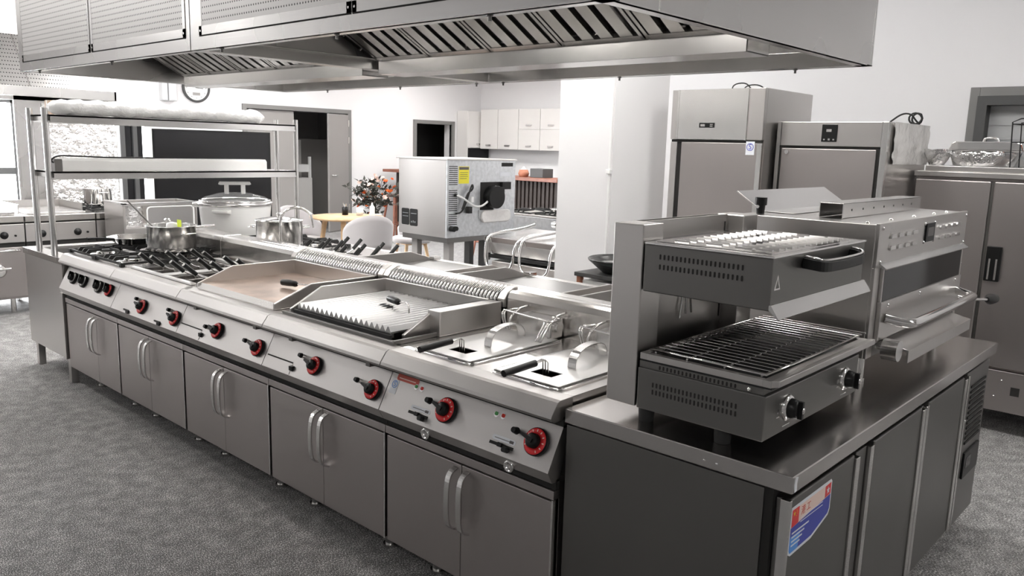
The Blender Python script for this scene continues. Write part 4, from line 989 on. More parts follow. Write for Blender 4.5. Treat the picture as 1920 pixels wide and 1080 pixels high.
# ------------------------------------------------------------------ second line along the left windows
def left_unit(y0, y1, name, label, cat, top):
    t = T(name, label, cat, (-6.95, (y0+y1)/2, 0)); g = .002; a, b = y0+g, y1-g
    t.part('body', MB().box(-7.4, -6.53, a, b, .14, .80), 'steel_door', .002)
    t.part('top', MB().box(-7.4, -6.50, a, b, .815, .87), 'steel_top', .004)
    t.part('control_panel', MB().prism([(-6.535, .80), (-6.49, .655), (-6.51, .63), (-6.56, .63), (-6.56, .80)], 'y', a, b) if False else MB().box(-6.56, -6.505, a, b, .64, .80), 'panel', .003)
    t.part('dark_reveal', MB().box(-6.53, -6.512, a, b, .80, .815).box(-6.53, -6.515, a, b, .60, .64), 'darkgap')
    d = t.part('door', MB().box(-6.53, -6.505, a+.005, b-.005, .16, .60), 'steel_door', .003)
    t.part('handle', MB().tube([(-6.505, a+.05, .57), (-6.46, a+.05, .575), (-6.46, b-.05, .575), (-6.505, b-.05, .57)], .012, 8, smooth_path=1), 'polish', under=d)
    for fx in (-7.2, -6.62):
        for fy in (a+.1, b-.1): t.part('foot', MB().cyl((fx, fy, 0), (fx, fy, .14), .022, n=12), 'polish')
    if top == 'griddle':
        t.part('plate', MB().box(-7.3, -6.6, a+.05, b-.05, .871, .885), 'satin', .002)
        t.part('splash_guard', MB().box(-7.35, -6.75, a+.02, a+.03, .871, .95).box(-7.35, -6.75, b-.03, b-.02, .871, .95).box(-7.35, -7.34, a+.02, b-.02, .871, .95), 'steel')
    elif top == 'burner':
        for cy in (a+.13, b-.13):
            for cx in (-7.1, -6.75):
                t.part('grate', grate_mb(cx, cy, .22, .22, .882), 'iron')
    else: t.part('basin', MB().holes('z', .871, .90, -7.3, -6.6, a+.04, b-.04, [(-7.2, -6.7, a+.09, b-.09)]), 'satin', .004)
    for ky in ((a+.13, b-.16) if y1-y0 > .5 else ((a+b)/2,)):
        k = t.part('knob', MB().lathe((-6.505, ky, .706), [(.032, 0), (.032, .008), (.024, .010), (.022, .028), (0, .03)], 20, axis='x'), 'black')
        t.part('igniter_button', MB().cyl((-6.505, ky+.085, .70), (-6.49, ky+.085, .70), .009, n=10), 'black')
    return t
left_unit(-1.25, -.65, 'gas_range', 'steel range farthest left on the window side line', 'gas range', 'burner')
left_unit(-.645, -.045, 'deep_fryer', 'steel fryer unit on the window side line', 'fryer', 'basin')
u = left_unit(-.04, .555, 'gas_oven_range', 'steel oven range with bar handle at the left picture edge, window side', 'oven range', 'basin')
u.part('door_latch', MB().lathe((-6.5, .33, .40), [(.055, 0), (.06, .006), (.045, .014), (0, .02)], 22, axis='x').tube([(-6.47, .26, .42), (-6.455, .33, .42), (-6.46, .41, .42)], .012, 8), 'polish')
left_unit(.56, 1.15, 'griddle', 'steel griddle range on the window side line, seen behind the shelf posts', 'griddle', 'griddle')
left_unit(1.155, 1.76, 'gas_range', 'gas range with iron grates on the window side line, behind the open steel cabinet', 'gas range', 'burner')
s_ = T('stockpot', 'bright steel stockpot standing on the grates of the window side line', 'stockpot', (-6.95, 1.36, .916))
s_.part('pot_body', MB().lathe((-6.98, 1.36, .917), [(0, 0), (.12, 0), (.125, .01), (.125, .15), (.13, .152), (.12, .15), (.12, .01), (0, .01)], 30), 'polish')
s_.part('side_handle', MB().tube([(-6.86, 1.32, 1.03), (-6.82, 1.32, 1.035), (-6.82, 1.40, 1.035), (-6.86, 1.40, 1.03)], .006, 8), 'polish')
t = T('splash_panel', 'steel back panel covered with crinkled silver film behind the window side line', 'splashback', (-7.5, 1.3, 0))
t.part('panel', MB().box(-7.56, -7.53, .84, 1.79, .30, 1.95), 'steel_hood', .002)
pv = MB(); ny, nz = 30, 30; rr = random.Random(5)
grid = [[(-7.526+.010*rr.random(), 1.08+.70*i/ny, .88+1.0*j/nz) for j in range(nz+1)] for i in range(ny+1)]
pv.add([p for r_ in grid for p in r_], [(i*(nz+1)+j, (i+1)*(nz+1)+j, (i+1)*(nz+1)+j+1, i*(nz+1)+j+1) for i in range(ny) for j in range(nz)], True)
t.part('protective_film', pv, 'film')
t.split('floor_post', MB().box(-7.56, -7.53, .86, .91, 0, .3).box(-7.56, -7.53, 1.7, 1.75, 0, .3), 'steel')
t.split('wrinkled_film', MB().box(-7.529, -7.526, .86, 1.06, .88, 1.88), 'steel_hood')
t = T('wall_hood', 'slotted stainless hood above the window side line', 'exhaust hood', (-7, 0, 1.9))
t.part('lower_band', MB().box(-6.52, -6.50, -1.6, 1.40, 1.90, 1.985).box(-7.55, -6.50, 1.38, 1.40, 1.90, 1.985).box(-7.55, -7.53, -1.6, 1.40, 1.90, 1.985), 'steel_hood', .002)
t.part('slotted_panel', MB().prism([(-6.53, 1.985), (-6.51, 1.985), (-6.93, 2.45), (-6.95, 2.45)], 'y', -1.6, 1.38), 'perf_wall')
t.part('end_sheet', MB().prism([(-7.55, 1.985), (-6.51, 1.985), (-6.93, 2.45), (-7.55, 2.45)], 'y', 1.38, 1.40), 'steel_hood')
t.part('upper_shell', MB().box(-7.55, -6.93, -1.6, 1.40, 2.45, H-.002), 'steel_hood', .002)
t.part('seam', MB().prism([(-6.51, 1.985), (-6.507, 1.985), (-6.927, 2.45), (-6.93, 2.45)], 'y', .68, .69), 'satin')
for yy in (-.9, .35): 
    f = t.part('lamp_lens', MB().box(-7.2, -6.8, yy-.07, yy+.07, 1.99, 2.0), 'lens_hood'); t.part('light_fitting', MB().box(-7.22, -6.78, yy-.09, yy+.09, 2.0, 2.03), 'whiteplastic', under=f)
# open steel cabinet between the lines
t = T('steel_cabinet', 'open topped steel cabinet with rounded tray, behind the large open saucepan', 'cabinet', (-6.2, 1.55, 0))
t.part('body', MB().box(-6.44, -6.01, 1.207, 1.225, .12, .99).box(-6.44, -6.01, 1.88, 1.895, .12, .99).box(-6.44, -6.42, 1.225, 1.88, .12, .99).box(-6.42, -6.03, 1.225, 1.88, .12, .76), 'steel', .002)
t.part('top_rail', MB().box(-6.04, -6.0, 1.2, 1.9, .965, .992).box(-6.44, -6.0, 1.2, 1.24, .975, .995), 'satin', .003)
t.part('tray_panel', MB().prism(rsq(1.42, 1.86, .70, .95, .035), 'x', -6.035, -6.015), 'satin', .003)
t.part('tray_rim', MB().tube([(-6.012, p[0], p[1]) for p in rsq(1.42, 1.86, .70, .95, .035)], .007, 6, True), 'whiteplastic')
for fy in (1.25, 1.85):
    for fx in (-6.40, -6.05): t.part('foot', MB().cyl((fx, fy, 0), (fx, fy, .12), .02, n=10), 'satin')
f = MB(); rr = random.Random(9); vs = []
for i in range(13):
    for j in range(12):
        a = 2*PI*j/12; q = .075*(1+.25*rr.random()); vs.append((-5.99+.02+q*math.cos(a)*.35, 1.31+q*math.sin(a), .765+.2*i/12))
f.add(vs, [(i*12+j, i*12+(j+1) % 12, (i+1)*12+(j+1) % 12, (i+1)*12+j) for i in range(12) for j in range(12)], True); f.add(vs[-12:], [tuple(range(12))]); f.add(vs[:12], [tuple(range(12))[::-1]])
f.xf(Matrix.Translation((-.13, .02, 0)))
single('foil_parcel', 'crumpled foil parcel standing in the open steel cabinet', 'foil parcel', f, 'foil', (-6.1, 1.33, .765))
# display screen
t = T('display_screen', 'wide black display screen standing behind the overshelf', 'screen', (-7.3, 2.75, 0))
t.part('bezel', MB().box(-7.36, -7.31, 2.06, 3.47, .56, 1.67), 'black', .004)
t.part('screen', MB().box(-7.31, -7.305, 2.08, 3.45, .58, 1.65), 'screen')
t.part('stand', MB().box(-7.40, -7.34, 2.3, 2.36, 0, 1.5).box(-7.40, -7.34, 3.17, 3.23, 0, 1.5).box(-7.6, -7.1, 2.28, 2.38, 0, .03).box(-7.6, -7.1, 3.15, 3.25, 0, .03), 'framedark')
t.part('side_frame', MB().box(-7.37, -7.30, 1.985, 2.058, .3, 1.70), 'whiteplastic')

# ------------------------------------------------------------------ upright refrigerators
def screws(m, pts, ax='-y', r=.006):
    for p in pts: m.lathe(p, [(r, 0), (r*.7, .003), (0, .004)], 10, axis=ax)
    return m
a, b, y0, y1, zt = -1.424, -.79, 2.85, 3.53, 1.97
t = T('upright_refrigerator', 'tall steel upright fridge with small dark display, beside the white pillar', 'refrigerator', ((a+b)/2, 3.2, 0))
t.part('body', MB().box(a, b, y0+.03, y1, .12, zt), 'steel', .004)
t.part('head_panel', MB().box(a, b, y0, y0+.03, 1.662, zt), 'steel', .004)
t.part('head_trim', MB().box(a+.045, a+.055, y0-.006, y0, 1.662, zt).box(b-.115, b-.105, y0-.006, y0, 1.662, zt).box(a+.055, b-.115, y0-.004, y0, 1.664, zt-.002), 'satin')
d = t.part('display', MB().box(-1.215, -1.11, y0-.008, y0-.003, 1.735, 1.765), 'black', .001)
t.split('display_digit', MB().box(-1.205, -1.175, y0-.009, y0-.008, 1.742, 1.756).box(-1.14, -1.12, y0-.009, y0-.008, 1.752, 1.757).box(-1.14, -1.12, y0-.009, y0-.008, 1.742, 1.747), 'satin', under=d)
t.part('door_gap', MB().box(a+.01, b-.01, y0+.005, y0+.03, 1.645, 1.66), 'darkgap')
dd = t.part('door', MB().box(a+.085, b-.004, y0, y0+.03, .14, 1.645), 'steel_door', .004)
t.part('finger_pull', MB().box(a+.004, a+.052, y0+.004, y0+.03, .14, 1.645), 'steel', .003, under=dd)
t.part('pull_gap', MB().box(a+.052, a+.085, y0+.012, y0+.03, .14, 1.645), 'darkgap')
t.part('edge_strip', MB().box(b-.03, b, y0-.002, y0+.006, .14, 1.645), 'satin')
q = t.part('approval_sticker', MB().box(b-.10, b-.045, y0-.0035, y0-.0005, 1.575, 1.655), 'stickerwhite', under=dd)
t.part('approval_mark', facing_minus_y(text_mb('S', .045, .0004), (b-.0725, y0-.0042, 1.622)).tube([(b-.0725+.021*math.cos(i*PI/8), y0-.004, 1.622+.021*math.sin(i*PI/8)) for i in range(16)], .002, 5, True), 'blue', under=dd)
t.split('cable_loop', MB().tube([(a+.33, y0+.15, zt), (a+.34, y0+.16, zt+.04), (a+.40, y0+.2, zt+.05), (a+.43, y0+.22, zt+.01)], .004, 6, smooth_path=2).tube([(a+.41, y0+.15, zt), (a+.43, y0+.16, zt+.03), (a+.49, y0+.2, zt+.035), (a+.53, y0+.22, zt)], .004, 6, smooth_path=2), 'rubber')
for fx in (a+.07, b-.07):
    for fy in (y0+.08, y1-.08): t.part('foot', MB().cyl((fx, fy, 0), (fx, fy, .12), .025, n=12), 'satin')
a, b, y0, y1, zt = -.77, -.126, 3.0, 3.73, 1.778
t = T('upright_refrigerator', 'shorter steel upright fridge with black touch controller and film covered side', 'refrigerator', ((a+b)/2, 3.3, 0))
t.part('body', MB().box(a, b, y0+.03, y1, .12, zt), 'steel', .004)
t.part('head_panel', MB().box(a+.025, b-.035, y0+.004, y0+.03, 1.637, zt), 'steel', .003)
t.split('side_stile', MB().box(a, a+.023, y0, y0+.03, .12, zt).box(b-.033, b, y0, y0+.03, .12, zt), 'satin', .002)
t.part('door_gap', MB().box(a+.023, b-.033, y0+.012, y0+.03, .12, 1.637), 'darkgap')
dd = t.part('door', MB().box(a+.035, b-.055, y0+.002, y0+.028, .13, 1.622), 'steel_door', .003)
t.part('lock', MB().cyl((a+.07, y0-.006, 1.60), (a+.07, y0+.002, 1.60), .013, n=16), 'satin', under=dd)
c_ = t.part('controller', MB().box(-.497, -.408, y0-.003, y0+.004, 1.663, 1.762), 'black', .002)
t.part('controller_keys', MB().box(-.485, -.475, y0-.0035, y0-.003, 1.672, 1.68).box(-.458, -.446, y0-.0035, y0-.003, 1.671, 1.682).box(-.43, -.42, y0-.0035, y0-.003, 1.672, 1.68).box(-.47, -.44, y0-.0035, y0-.003, 1.72, 1.735), 'satin', under=c_)
pv = MB(); rr = random.Random(2); n = 12
g_ = [[(b+.004+.012*rr.random(), y0+.08+(y1-y0-.09)*i/n, 1.545+.235*j/n) for j in range(n+1)] for i in range(n+1)]
pv.add([p for r_ in g_ for p in r_], [(i*(n+1)+j, (i+1)*(n+1)+j, (i+1)*(n+1)+j+1, i*(n+1)+j+1) for i in range(n) for j in range(n)], True)
t.part('protective_film', pv, 'bag')
t.part('cable_coil', MB().tube([(b-.03, y0+.1, zt+.002), (b+.0, y0+.2, zt+.055), (b-.01, y0+.4, zt+.06), (b-.03, y0+.55, zt+.03), (b-.02, y0+.6, zt+.01)], .005, 6, smooth_path=2).tube([(b-.03+.035*math.cos(i*.9), y0+.56+.03*math.sin(i*.45), zt+.04+.035*math.sin(i*.9)) for i in range(16)], .006, 6, smooth_path=1), 'rubber')
for fx in (a+.07, b-.07):
    for fy in (y0+.08, y1-.08): t.part('foot', MB().cyl((fx, fy, 0), (fx, fy, .12), .025, n=12), 'satin')
# steaming cabinet
a, b, y0, y1, zt = -.112, 1.12, 3.5, 4.25, 1.50
t = T('steaming_cabinet', 'wide double door steaming cabinet at the right edge, with trays on top', 'steam cabinet', ((a+b)/2, 3.85, 0))
t.part('body', MB().box(a+.005, b, y0+.04, y1, .145, zt-.02), 'steel_door', .003)
t.part('top', MB().box(a, b+.01, y0-.01, y1+.01, zt-.02, zt+.012).box(a+.05, b-.05, y0+.02, y1-.02, zt+.012, zt+.045), 'steel', .004)
for p, q_ in ((a+.01, .300), (.316, b-.01)):
    dd = t.part('door', MB().box(p, q_, y0, y0+.04, .40, zt-.035), 'steel_door', .008)
    if p < 0: continue
    lt = t.part('door_latch', MB().box(p+.008, p+.085, y0-.02, y0, .90, 1.10), 'black', .004, under=dd)
    for hx in (p+.03, p+.065): t.part('latch_rod', MB().cyl((hx, y0-.026, .91), (hx, y0-.026, 1.03), .006, n=10), 'satin', under=dd)
t.part('centre_gap', MB().box(.301, .315, y0+.01, y0+.04, .40, zt-.04), 'steel_dark_and_shaded')
bp = t.part('base_panel', MB().box(a+.01, b-.01, y0+.01, y0+.04, .145, .385), 'steel_door', .003)
hm = MB()
for i in range(5): hm.box(.53+i*.13, .575+i*.13, y0+.009, y0+.0105, .25, .30)
t.split('base_hole', hm, 'darkgap', under=bp)
t.split('base_screw', screws(MB(), [(.48, y0+.01, .33), (.45, y0+.01, .23)]), 'polish', under=bp)
for fx in (a+.1, b-.1):
    for fy in (y0+.1, y1-.1): t.part('foot', MB().cyl((fx, fy, 0), (fx, fy, .145), .025, n=12), 'rubber')
# on top of it
zt = 1.546
t = T('chafing_dish', 'covered steel chafing dish on the steaming cabinet', 'chafing dish', (.18, 3.88, zt))
t.part('pan', MB().prism([(.0, zt+.09), (.03, zt), (.36, zt), (.39, zt+.09)], 'y', 3.73, 4.03), 'polish', .006)
t.part('water_pan_rim', MB().box(-.03, .40, 3.70, 4.06, zt+.088, zt+.095), 'polish', .002)
l = t.part('lid', MB().prism([(-.005, zt+.095), (.01, zt+.135), (.03, zt+.145), (.36, zt+.145), (.38, zt+.135), (.395, zt+.095)], 'y', 3.73, 4.03), 'polish', .006)
t.part('lid_handle', MB().tube([(.15, 3.88, zt+.145), (.155, 3.88, zt+.17), (.225, 3.88, zt+.17), (.23, 3.88, zt+.145)], .008, 8, smooth_path=1), 'polish', under=l)
t = T('foil_bowl', 'crumpled foil lined glass bowl left of the chafing dish', 'bowl', (-.03, 3.62, zt))
rr = random.Random(4); vs = []
for i, (r_, h_) in enumerate(((.04, 0), (.055, .03), (.068, .065), (.075, .085))):
    for j in range(18): vs.append((-.025+r_*(1+.12*rr.random()*(i > 0))*math.cos(j*PI/9), 3.60+r_*math.sin(j*PI/9), zt+.001+h_+(.01*rr.random() if i == 3 else 0)))
fb = MB().add(vs, [(i*18+j, i*18+(j+1) % 18, (i+1)*18+(j+1) % 18, (i+1)*18+j) for i in range(3) for j in range(18)], True).add(vs[:18], [tuple(range(18))[::-1]])
t.part('bowl', fb, 'foil')
t = T('foil_tray', 'dark crumpled foil tray in front of the chafing dish', 'foil tray', (.18, 3.58, zt))
vs = []
for i, (r_, h_) in enumerate(((.08, 0), (.11, .03), (.13, .06), (.125, .075))):
    for j in range(20): vs.append((.19+1.05*r_*(1+.2*rr.random())*math.cos(j*PI/10), 3.585+.45*r_*math.sin(j*PI/10), zt+.001+h_*(1+.2*rr.random())))
t.part('tray', MB().add(vs, [(i*20+j, i*20+(j+1) % 20, (i+1)*20+(j+1) % 20, (i+1)*20+j) for i in range(3) for j in range(20)], True).add(vs[:20], [tuple(range(20))[::-1]]), 'foil')
t = T('fruit_basket', 'black wire rack holding a red and a yellow item, right end of steaming cabinet', 'wire rack', (.47, 3.7, zt))
t.part('wire_frame', MB().tube([(.375, 3.53, zt), (.36, 3.53, zt+.25), (.40, 3.53, zt+.27), (.62, 3.53, zt+.27), (.62, 3.53, zt)], .004, 6).tube([(.40, 3.63, zt), (.385, 3.63, zt+.25), (.62, 3.63, zt+.27), (.62, 3.63, zt)], .004, 6)
       .tube([(.37, 3.53, zt+.14), (.60, 3.53, zt+.14), (.60, 3.63, zt+.14), (.39, 3.63, zt+.14)], .003, 6, True).tube([(.36, 3.53, zt+.24), (.60, 3.53, zt+.24), (.60, 3.63, zt+.24), (.38, 3.63, zt+.24)], .003, 6, True), 'iron')
for z_, m_, nm, lb in ((.243, 'red', 'red_cloth', 'red bundle on the top tier of the black wire rack'), (.143, 'orange', 'yellow_fruit', 'yellow orange fruit on the lower tier of the black wire rack')):
    single(nm, lb, 'cloth' if m_ == 'red' else 'fruit', MB().lathe((.46, 3.58, zt+z_), [(0, 0), (.035, .006), (.045, .03), (.03, .055), (0, .06)], 16), m_, (.46, 3.58, zt+z_))
single('blue_bowl', 'dark blue plastic bowl below the wire rack on the steaming cabinet', 'bowl', MB().lathe((.53, 3.84, zt), [(0, 0), (.07, 0), (.11, .05), (.12, .06), (.11, .055), (.075, .008), (0, .008)], 26), 'bluep', (.53, 3.84, zt))
# shuttered window on the back wall
window('window_4', 'y', YB, WB, [])
sv = MB()
for i in range(11): sv.prism([(YB+.055, .96+i*.095), (YB+.085, .97+i*.095), (YB+.07, 1.05+i*.095), (YB+.06, 1.05+i*.095)], 'x', WB[0]+.002, WB[1]-.002)
single('window_shutter', 'grey slatted shutter closed inside the window above the steaming cabinet', 'shutter', sv.box(WB[0]+.001, WB[1]-.001, YB+.085, YB+.12, WB[2]+.001, WB[3]-.001), 'roller', (.6, YB+.07, 1.0))
struct('trim_4', frame(MB(), 'y', YB-.03, YB+.02, *WB, .06), 'framegrey', .003)

# ------------------------------------------------------------------ combi oven seen from behind
a, b, y0, y1, z0, z1 = -4.59, -3.915, 3.2, 4.1, .75, 1.45
t = T('combi_oven', 'steel oven turned away, showing its grey back with cables and yellow label', 'oven', (-4.25, 3.65, 0))
t.part('body', MB().box(a, b-.02, y0, y1, z0, z1), 'steel', .003)
t.part('top', MB().box(a-.03, b+.01, y0-.01, y1+.01, z1, z1+.014), 'steel', .002)
bk = t.part('back_panel', MB().box(b-.02, b, y0, y1, z0, z1), 'galv', .002)
vm = MB()
for seg in ((z0+.11, .22), (z0+.24, .48), (z0+.49, .67)):
    k = int((seg[1]-seg[0]+z0)/.0165) if False else 0
zz = z0+.12
while zz < z1-.05:
    if not (z0+.215 < zz < z0+.245 or z0+.43 < zz < z0+.47): vm.box(b, b+.001, y0+.02, y0+.125, zz, zz+.007)
    zz += .018
t.part('vent_slots', vm, 'darkgap', under=bk)
t.part('top_slot', MB().box(b, b+.001, y0+.70, y0+.86, z1-.055, z1-.02), 'darkgap', under=bk)
yl = t.part('warning_label', MB().box(b, b+.0012, y0+.14, y0+.27, z1-.21, z1-.055), 'yellow', under=bk, label='yellow warning label')
t.part('label_print', MB().box(b+.0012, b+.0016, y0+.145, y0+.265, z1-.085, z1-.06).box(b+.0012, b+.0015, y0+.155, y0+.255, z1-.112, z1-.108).box(b+.0012, b+.0015, y0+.155, y0+.25, z1-.13, z1-.126).box(b+.0012, b+.0015, y0+.155, y0+.255, z1-.148, z1-.144).box(b+.0012, b+.0015, y0+.155, y0+.24, z1-.166, z1-.162), 'text_dark', under=bk)
t.part('fan_opening', MB().box(b, b+.002, y0+.42, y0+.72, z1-.46, z1-.20), 'darkgap', under=bk)
t.part('fan_plate', MB().box(b+.002, b+.006, y0+.60, y0+.80, z1-.54, z1-.24).box(b+.002, b+.006, y0+.40, y0+.60, z1-.54, z1-.46), 'galv', .001)
t.part('blower', MB().cyl((b+.004, y0+.56, z1-.34), (b+.09, y0+.56, z1-.34), .105, n=26).box(b+.004, b+.07, y0+.55, y0+.68, z1-.36, z1-.245), 'black', .003)
t.part('terminal_block', MB().box(b+.006, b+.04, y0+.68, y0+.80, z1-.27, z1-.20), 'black', .002)
t.part('white_conduit', MB().tube([(b+.01, y0+.10, z1-.31), (b+.04, y0+.17, z1-.34), (b+.06, y0+.28, z1-.42), (b+.06, y0+.40, z1-.42), (b+.05, y0+.52, z1-.34), (b+.03, y0+.60, z1-.24)], .010, 8, smooth_path=2), 'whiteplastic')
t.part('power_cable', MB().tube([(b+.01, y0+.10, z0+.22), (b+.03, y0+.16, z0+.23), (b+.04, y0+.22, z0+.36), (b+.045, y0+.27, z0+.50), (b+.03, y0+.30, z0+.44), (b+.03, y0+.22, z0+.40), (b+.04, y0+.17, z0+.30), (b+.04, y0+.15, z0+.26)], .008, 8, smooth_path=2).box(b+.01, b+.05, y0+.23, y0+.27, z0+.22, z0+.28).cyl((b+.0, y0+.10, z1-.31), (b+.02, y0+.10, z1-.31), .014, n=12), 'rubber')
t.part('white_plug', MB().box(b+.02, b+.045, y0+.265, y0+.295, z0+.32, z0+.37), 'whiteplastic', .003)
t.part('foam_pad', MB().prism(rsq(y0+.42, y0+.82, z0+.12, z0+.24, .05), 'x', b, b+.03), 'galv' if False else 'bag', .01)
t.part('inlet_valve', MB().cyl((b, y0+.05, z0+.085), (b+.05, y0+.05, z0+.085), .025, n=14).cyl((b, y0+.10, z0+.085), (b+.03, y0+.10, z0+.085), .02, n=12), 'black')
pl = t.part('rating_plate', MB().prism(rsq(a+.045, a+.155, z0+.08, z0+.235, .015), 'y', y0-.002, y0).prism(rsq(a+.165, a+.275, z0+.075, z0+.235, .015), 'y', y0-.002, y0), 'black')
t.part('rating_print', MB().box(a+.06, a+.14, y0-.0025, y0-.002, z0+.19, z0+.193).box(a+.06, a+.14, y0-.0025, y0-.002, z0+.16, z0+.163).box(a+.18, a+.26, y0-.0025, y0-.002, z0+.19, z0+.193).box(a+.185, a+.192, y0-.0025, y0-.002, z0+.105, z0+.12).box(a+.21, a+.217, y0-.0025, y0-.002, z0+.105, z0+.125).box(a+.235, a+.242, y0-.0025, y0-.002, z0+.105, z0+.12), 'galv', under=pl)
t.part('power_plate', MB().box(b, b+.0012, y0+.68, y0+.82, z1-.15, z1-.11), 'stickerwhite', under=bk)
st = T('oven_stand', 'grey stand with dark legs under the turned steel oven', 'stand', (-4.25, 3.65, 0))
st.part('frame', MB().box(a+.02, b-.03, y0+.03, y1-.03, z0-.05, z0-.001), 'steel_dark_and_shaded')
for fx, fy in ((a+.15, y0+.1), (b-.10, y0+.12), (a+.15, y1-.1), (b-.12, y1-.3)):
    st.part('leg', MB().box(fx-.04, fx+.04, fy-.03, fy+.03, 0, z0-.05), 'framedark' if fy > 3.5 else 'doorgrey', .003)
st.part('shelf', MB().box(a+.1, b-.05, y0+.05, y1-.05, .2, .22), 'steel_dark_and_shaded')

# contact grill with tube handles
G0 = len(COL.objects)
t = T('contact_grill', 'steel contact grill with bent tube handles and a sprung bar, behind the far line', 'contact grill', (-2.1, 2.45, .62))
a, b = -2.44, -1.66
t.part('base', MB().box(a+.04, b, 2.22, 2.75, .735, .80), 'steel', .006)
t.part('lower_plate', MB().box(a, b, 2.24, 2.74, .815, .845), 'iron', .004)
t.part('upper_lid', MB().prism([(2.25, .85), (2.21, .965), (2.23, .985), (2.74, 1.02), (2.74, .85)], 'x', a+.01, b), 'satin', .004)
t.part('lid_band', MB().box(a-.02, b+.02, 2.195, 2.225, .945, .99), 'polish', .004)
for x in (a+.01, b-.03): t.part('end_bracket', MB().prism([(2.20, .80), (2.20, .99), (2.25, .99), (2.23, .80)], 'x', x-.02, x+.01), 'satin', .003)
for k, x0_ in enumerate((a+.06, a+.42)):
    w = .27
    t.part('tube_handle', MB().tube([(x0_+.08, 2.62, 1.07), (x0_+.06, 2.50, 1.04), (x0_, 2.26, 1.02), (x0_-.03, 2.17, .99), (x0_-.03, 2.155, .80), (x0_+.03, 2.15, .74), (x0_+w-.05, 2.15, .74), (x0_+w, 2.155, .80), (x0_+w, 2.17, .96), (x0_+w+.04, 2.26, 1.02), (x0_+w+.1, 2.5, 1.03)], .011, 10, smooth_path=2), 'polish')
sp = MB().cyl((a+.36, 2.62, 1.085), (b+.06, 2.62, 1.085), .010, n=12)
sp.tube([(a+.40+i*.0045, 2.62+.018*math.cos(i*1.2), 1.085+.018*math.sin(i*1.2)) for i in range(70)], .004, 5)
t.part('spring_bar', sp, 'steel_dark_and_shaded'); t.part('bar_end', MB().cyl((a+.33, 2.62, 1.085), (a+.37, 2.62, 1.085), .026, n=16), 'polish')
t.split('pivot_post', MB().box(a+.47, a+.50, 2.60, 2.64, 1.01, 1.08).box(b-.05, b-.02, 2.60, 2.64, 1.01, 1.08), 'satin')
g_ = T('low_table', 'low steel table carrying the contact grill', 'table', (-2.1, 2.45, 0))
g_.part('top', MB().box(-2.50, -1.68, 2.12, 2.85, .59, .6295), 'steel', .003)
for fx in (-2.45, -1.73):
    for fy in (2.17, 2.80): g_.part('leg', MB().cyl((fx, fy, 0), (fx, fy, .59), .02, n=12), 'satin')

for o in (t.e, g_.e): o.location.x -= .56; o.location.y += .58
t.e.location.z -= .104
# cooker with iron grates further back
t = T('cooking_range', 'grey cooker with black iron grates in front of the slatted bar', 'cooker', (-4.3, 5.1, 0))
t.part('body', MB().box(-4.95, -3.3, 4.75, 5.5, .1, .85), 'galv', .004)
t.part('dark_base', MB().box(-4.9, -3.35, 4.8, 5.45, 0, .1), 'darkgap')
for cx in (-4.55, -4.1, -3.65): t.part('grate', grate_mb(cx, 5.1, .36, .5, .87), 'iron')
t.part('top', MB().box(-4.95, -3.3, 4.75, 5.5, .85, .868), 'steel', .002)
stockpot_ = MB().lathe((-4.1, 5.05, .905), [(0, 0), (.09, .0), (.12, .03), (.122, .03), (.1, .003), (0, .004)], 24).tube([(-4.0, 4.95, .93), (-3.75, 4.8, .99)], .012, 8)
single('frying_pan', 'steel pan with long handle on the grey cooker by the bar', 'pan', stockpot_, 'polish', (-4.1, 5.05, .905))
# wok on a dark shelf beside the pillar
t = T('shelf_stand', 'small dark shelf stand holding a speckled pan, beside the salamander', 'stand', (-1.3, 2.27, 0))
t.part('shelf', MB().box(-1.58, -1.05, 2.1, 2.45, .82, .845), 'framedark', .003)
t.part('lower_shelf', MB().box(-1.62, -1.05, 2.08, 2.45, .655, .675), 'framedark', .003)
for fx in (-1.555, -1.08):
    for fy in (2.13, 2.42): t.part('leg', MB().box(fx-.02, fx+.02, fy-.02, fy+.02, 0, .655).box(fx-.015, fx+.015, fy-.015, fy+.015, .675, .82), 'terracotta')
single('storage_box', 'white storage box under the shelf with the speckled pan', 'box', MB().box(-1.53, -1.27, 2.12, 2.40, .676, .80), 'white', (-1.4, 2.25, .676), .006)
single('teal_tray', 'small teal tray edge poking out at the lower shelf of the stand', 'tray', MB().box(-1.44, -1.34, 2.09, 2.118, .6755, .69), 'teal', (-1.39, 2.1, .675), .003)
t = T('speckled_pan', 'black speckled pan of milky liquid on the dark shelf stand', 'pan', (-1.36, 2.28, .846))
t.part('pan', MB().lathe((-1.36, 2.28, .846), [(0, 0), (.11, 0), (.20, .075), (.205, .085), (.20, .09), (.185, .078), (.10, .008), (0, .008)], 40), 'speckle')
t.part('milky_liquid', MB().lathe((-1.36, 2.28, .846), [(0, .055), (.155, .055), (.15, .05), (0, .05)], 36), 'liquid')
# ------------------------------------------------------------------ bar, kitchenette
t = T('bar_counter', 'long bar with dark slatted front and red brown wooden top', 'bar counter', (-8.5, 8.1, 0))
t.part('top', MB().box(-10.6, -6.4, 7.75, 8.35, 1.06, 1.11), 'woodred', .004)
t.part('body', MB().box(-10.4, -6.5, 7.92, 8.3, 0, 1.06), 'slat')
sm = MB()
x_ = -10.38
while x_ < -6.5: sm.box(x_, x_+.05, 7.895, 7.92, .06, 1.05); x_ += .085
t.part('slatted_front', sm, 'slat', .003)
t = T('kettle', 'small white and brown pot on the bar top beyond the oven', 'pot', (-7.1, 8.0, 1.11))
t.part('pot', MB().lathe((-7.3, 8.0, 1.1105), [(0, 0), (.07, 0), (.09, .05), (.07, .11), (0, .12)], 20), 'terracotta'); t.part('lid', MB().lathe((-7.3, 8.0, 1.228), [(.05, 0), (.02, .02), (.015, .04), (0, .045)], 16), 'whiteplastic')
t.e.name = 'teapot'
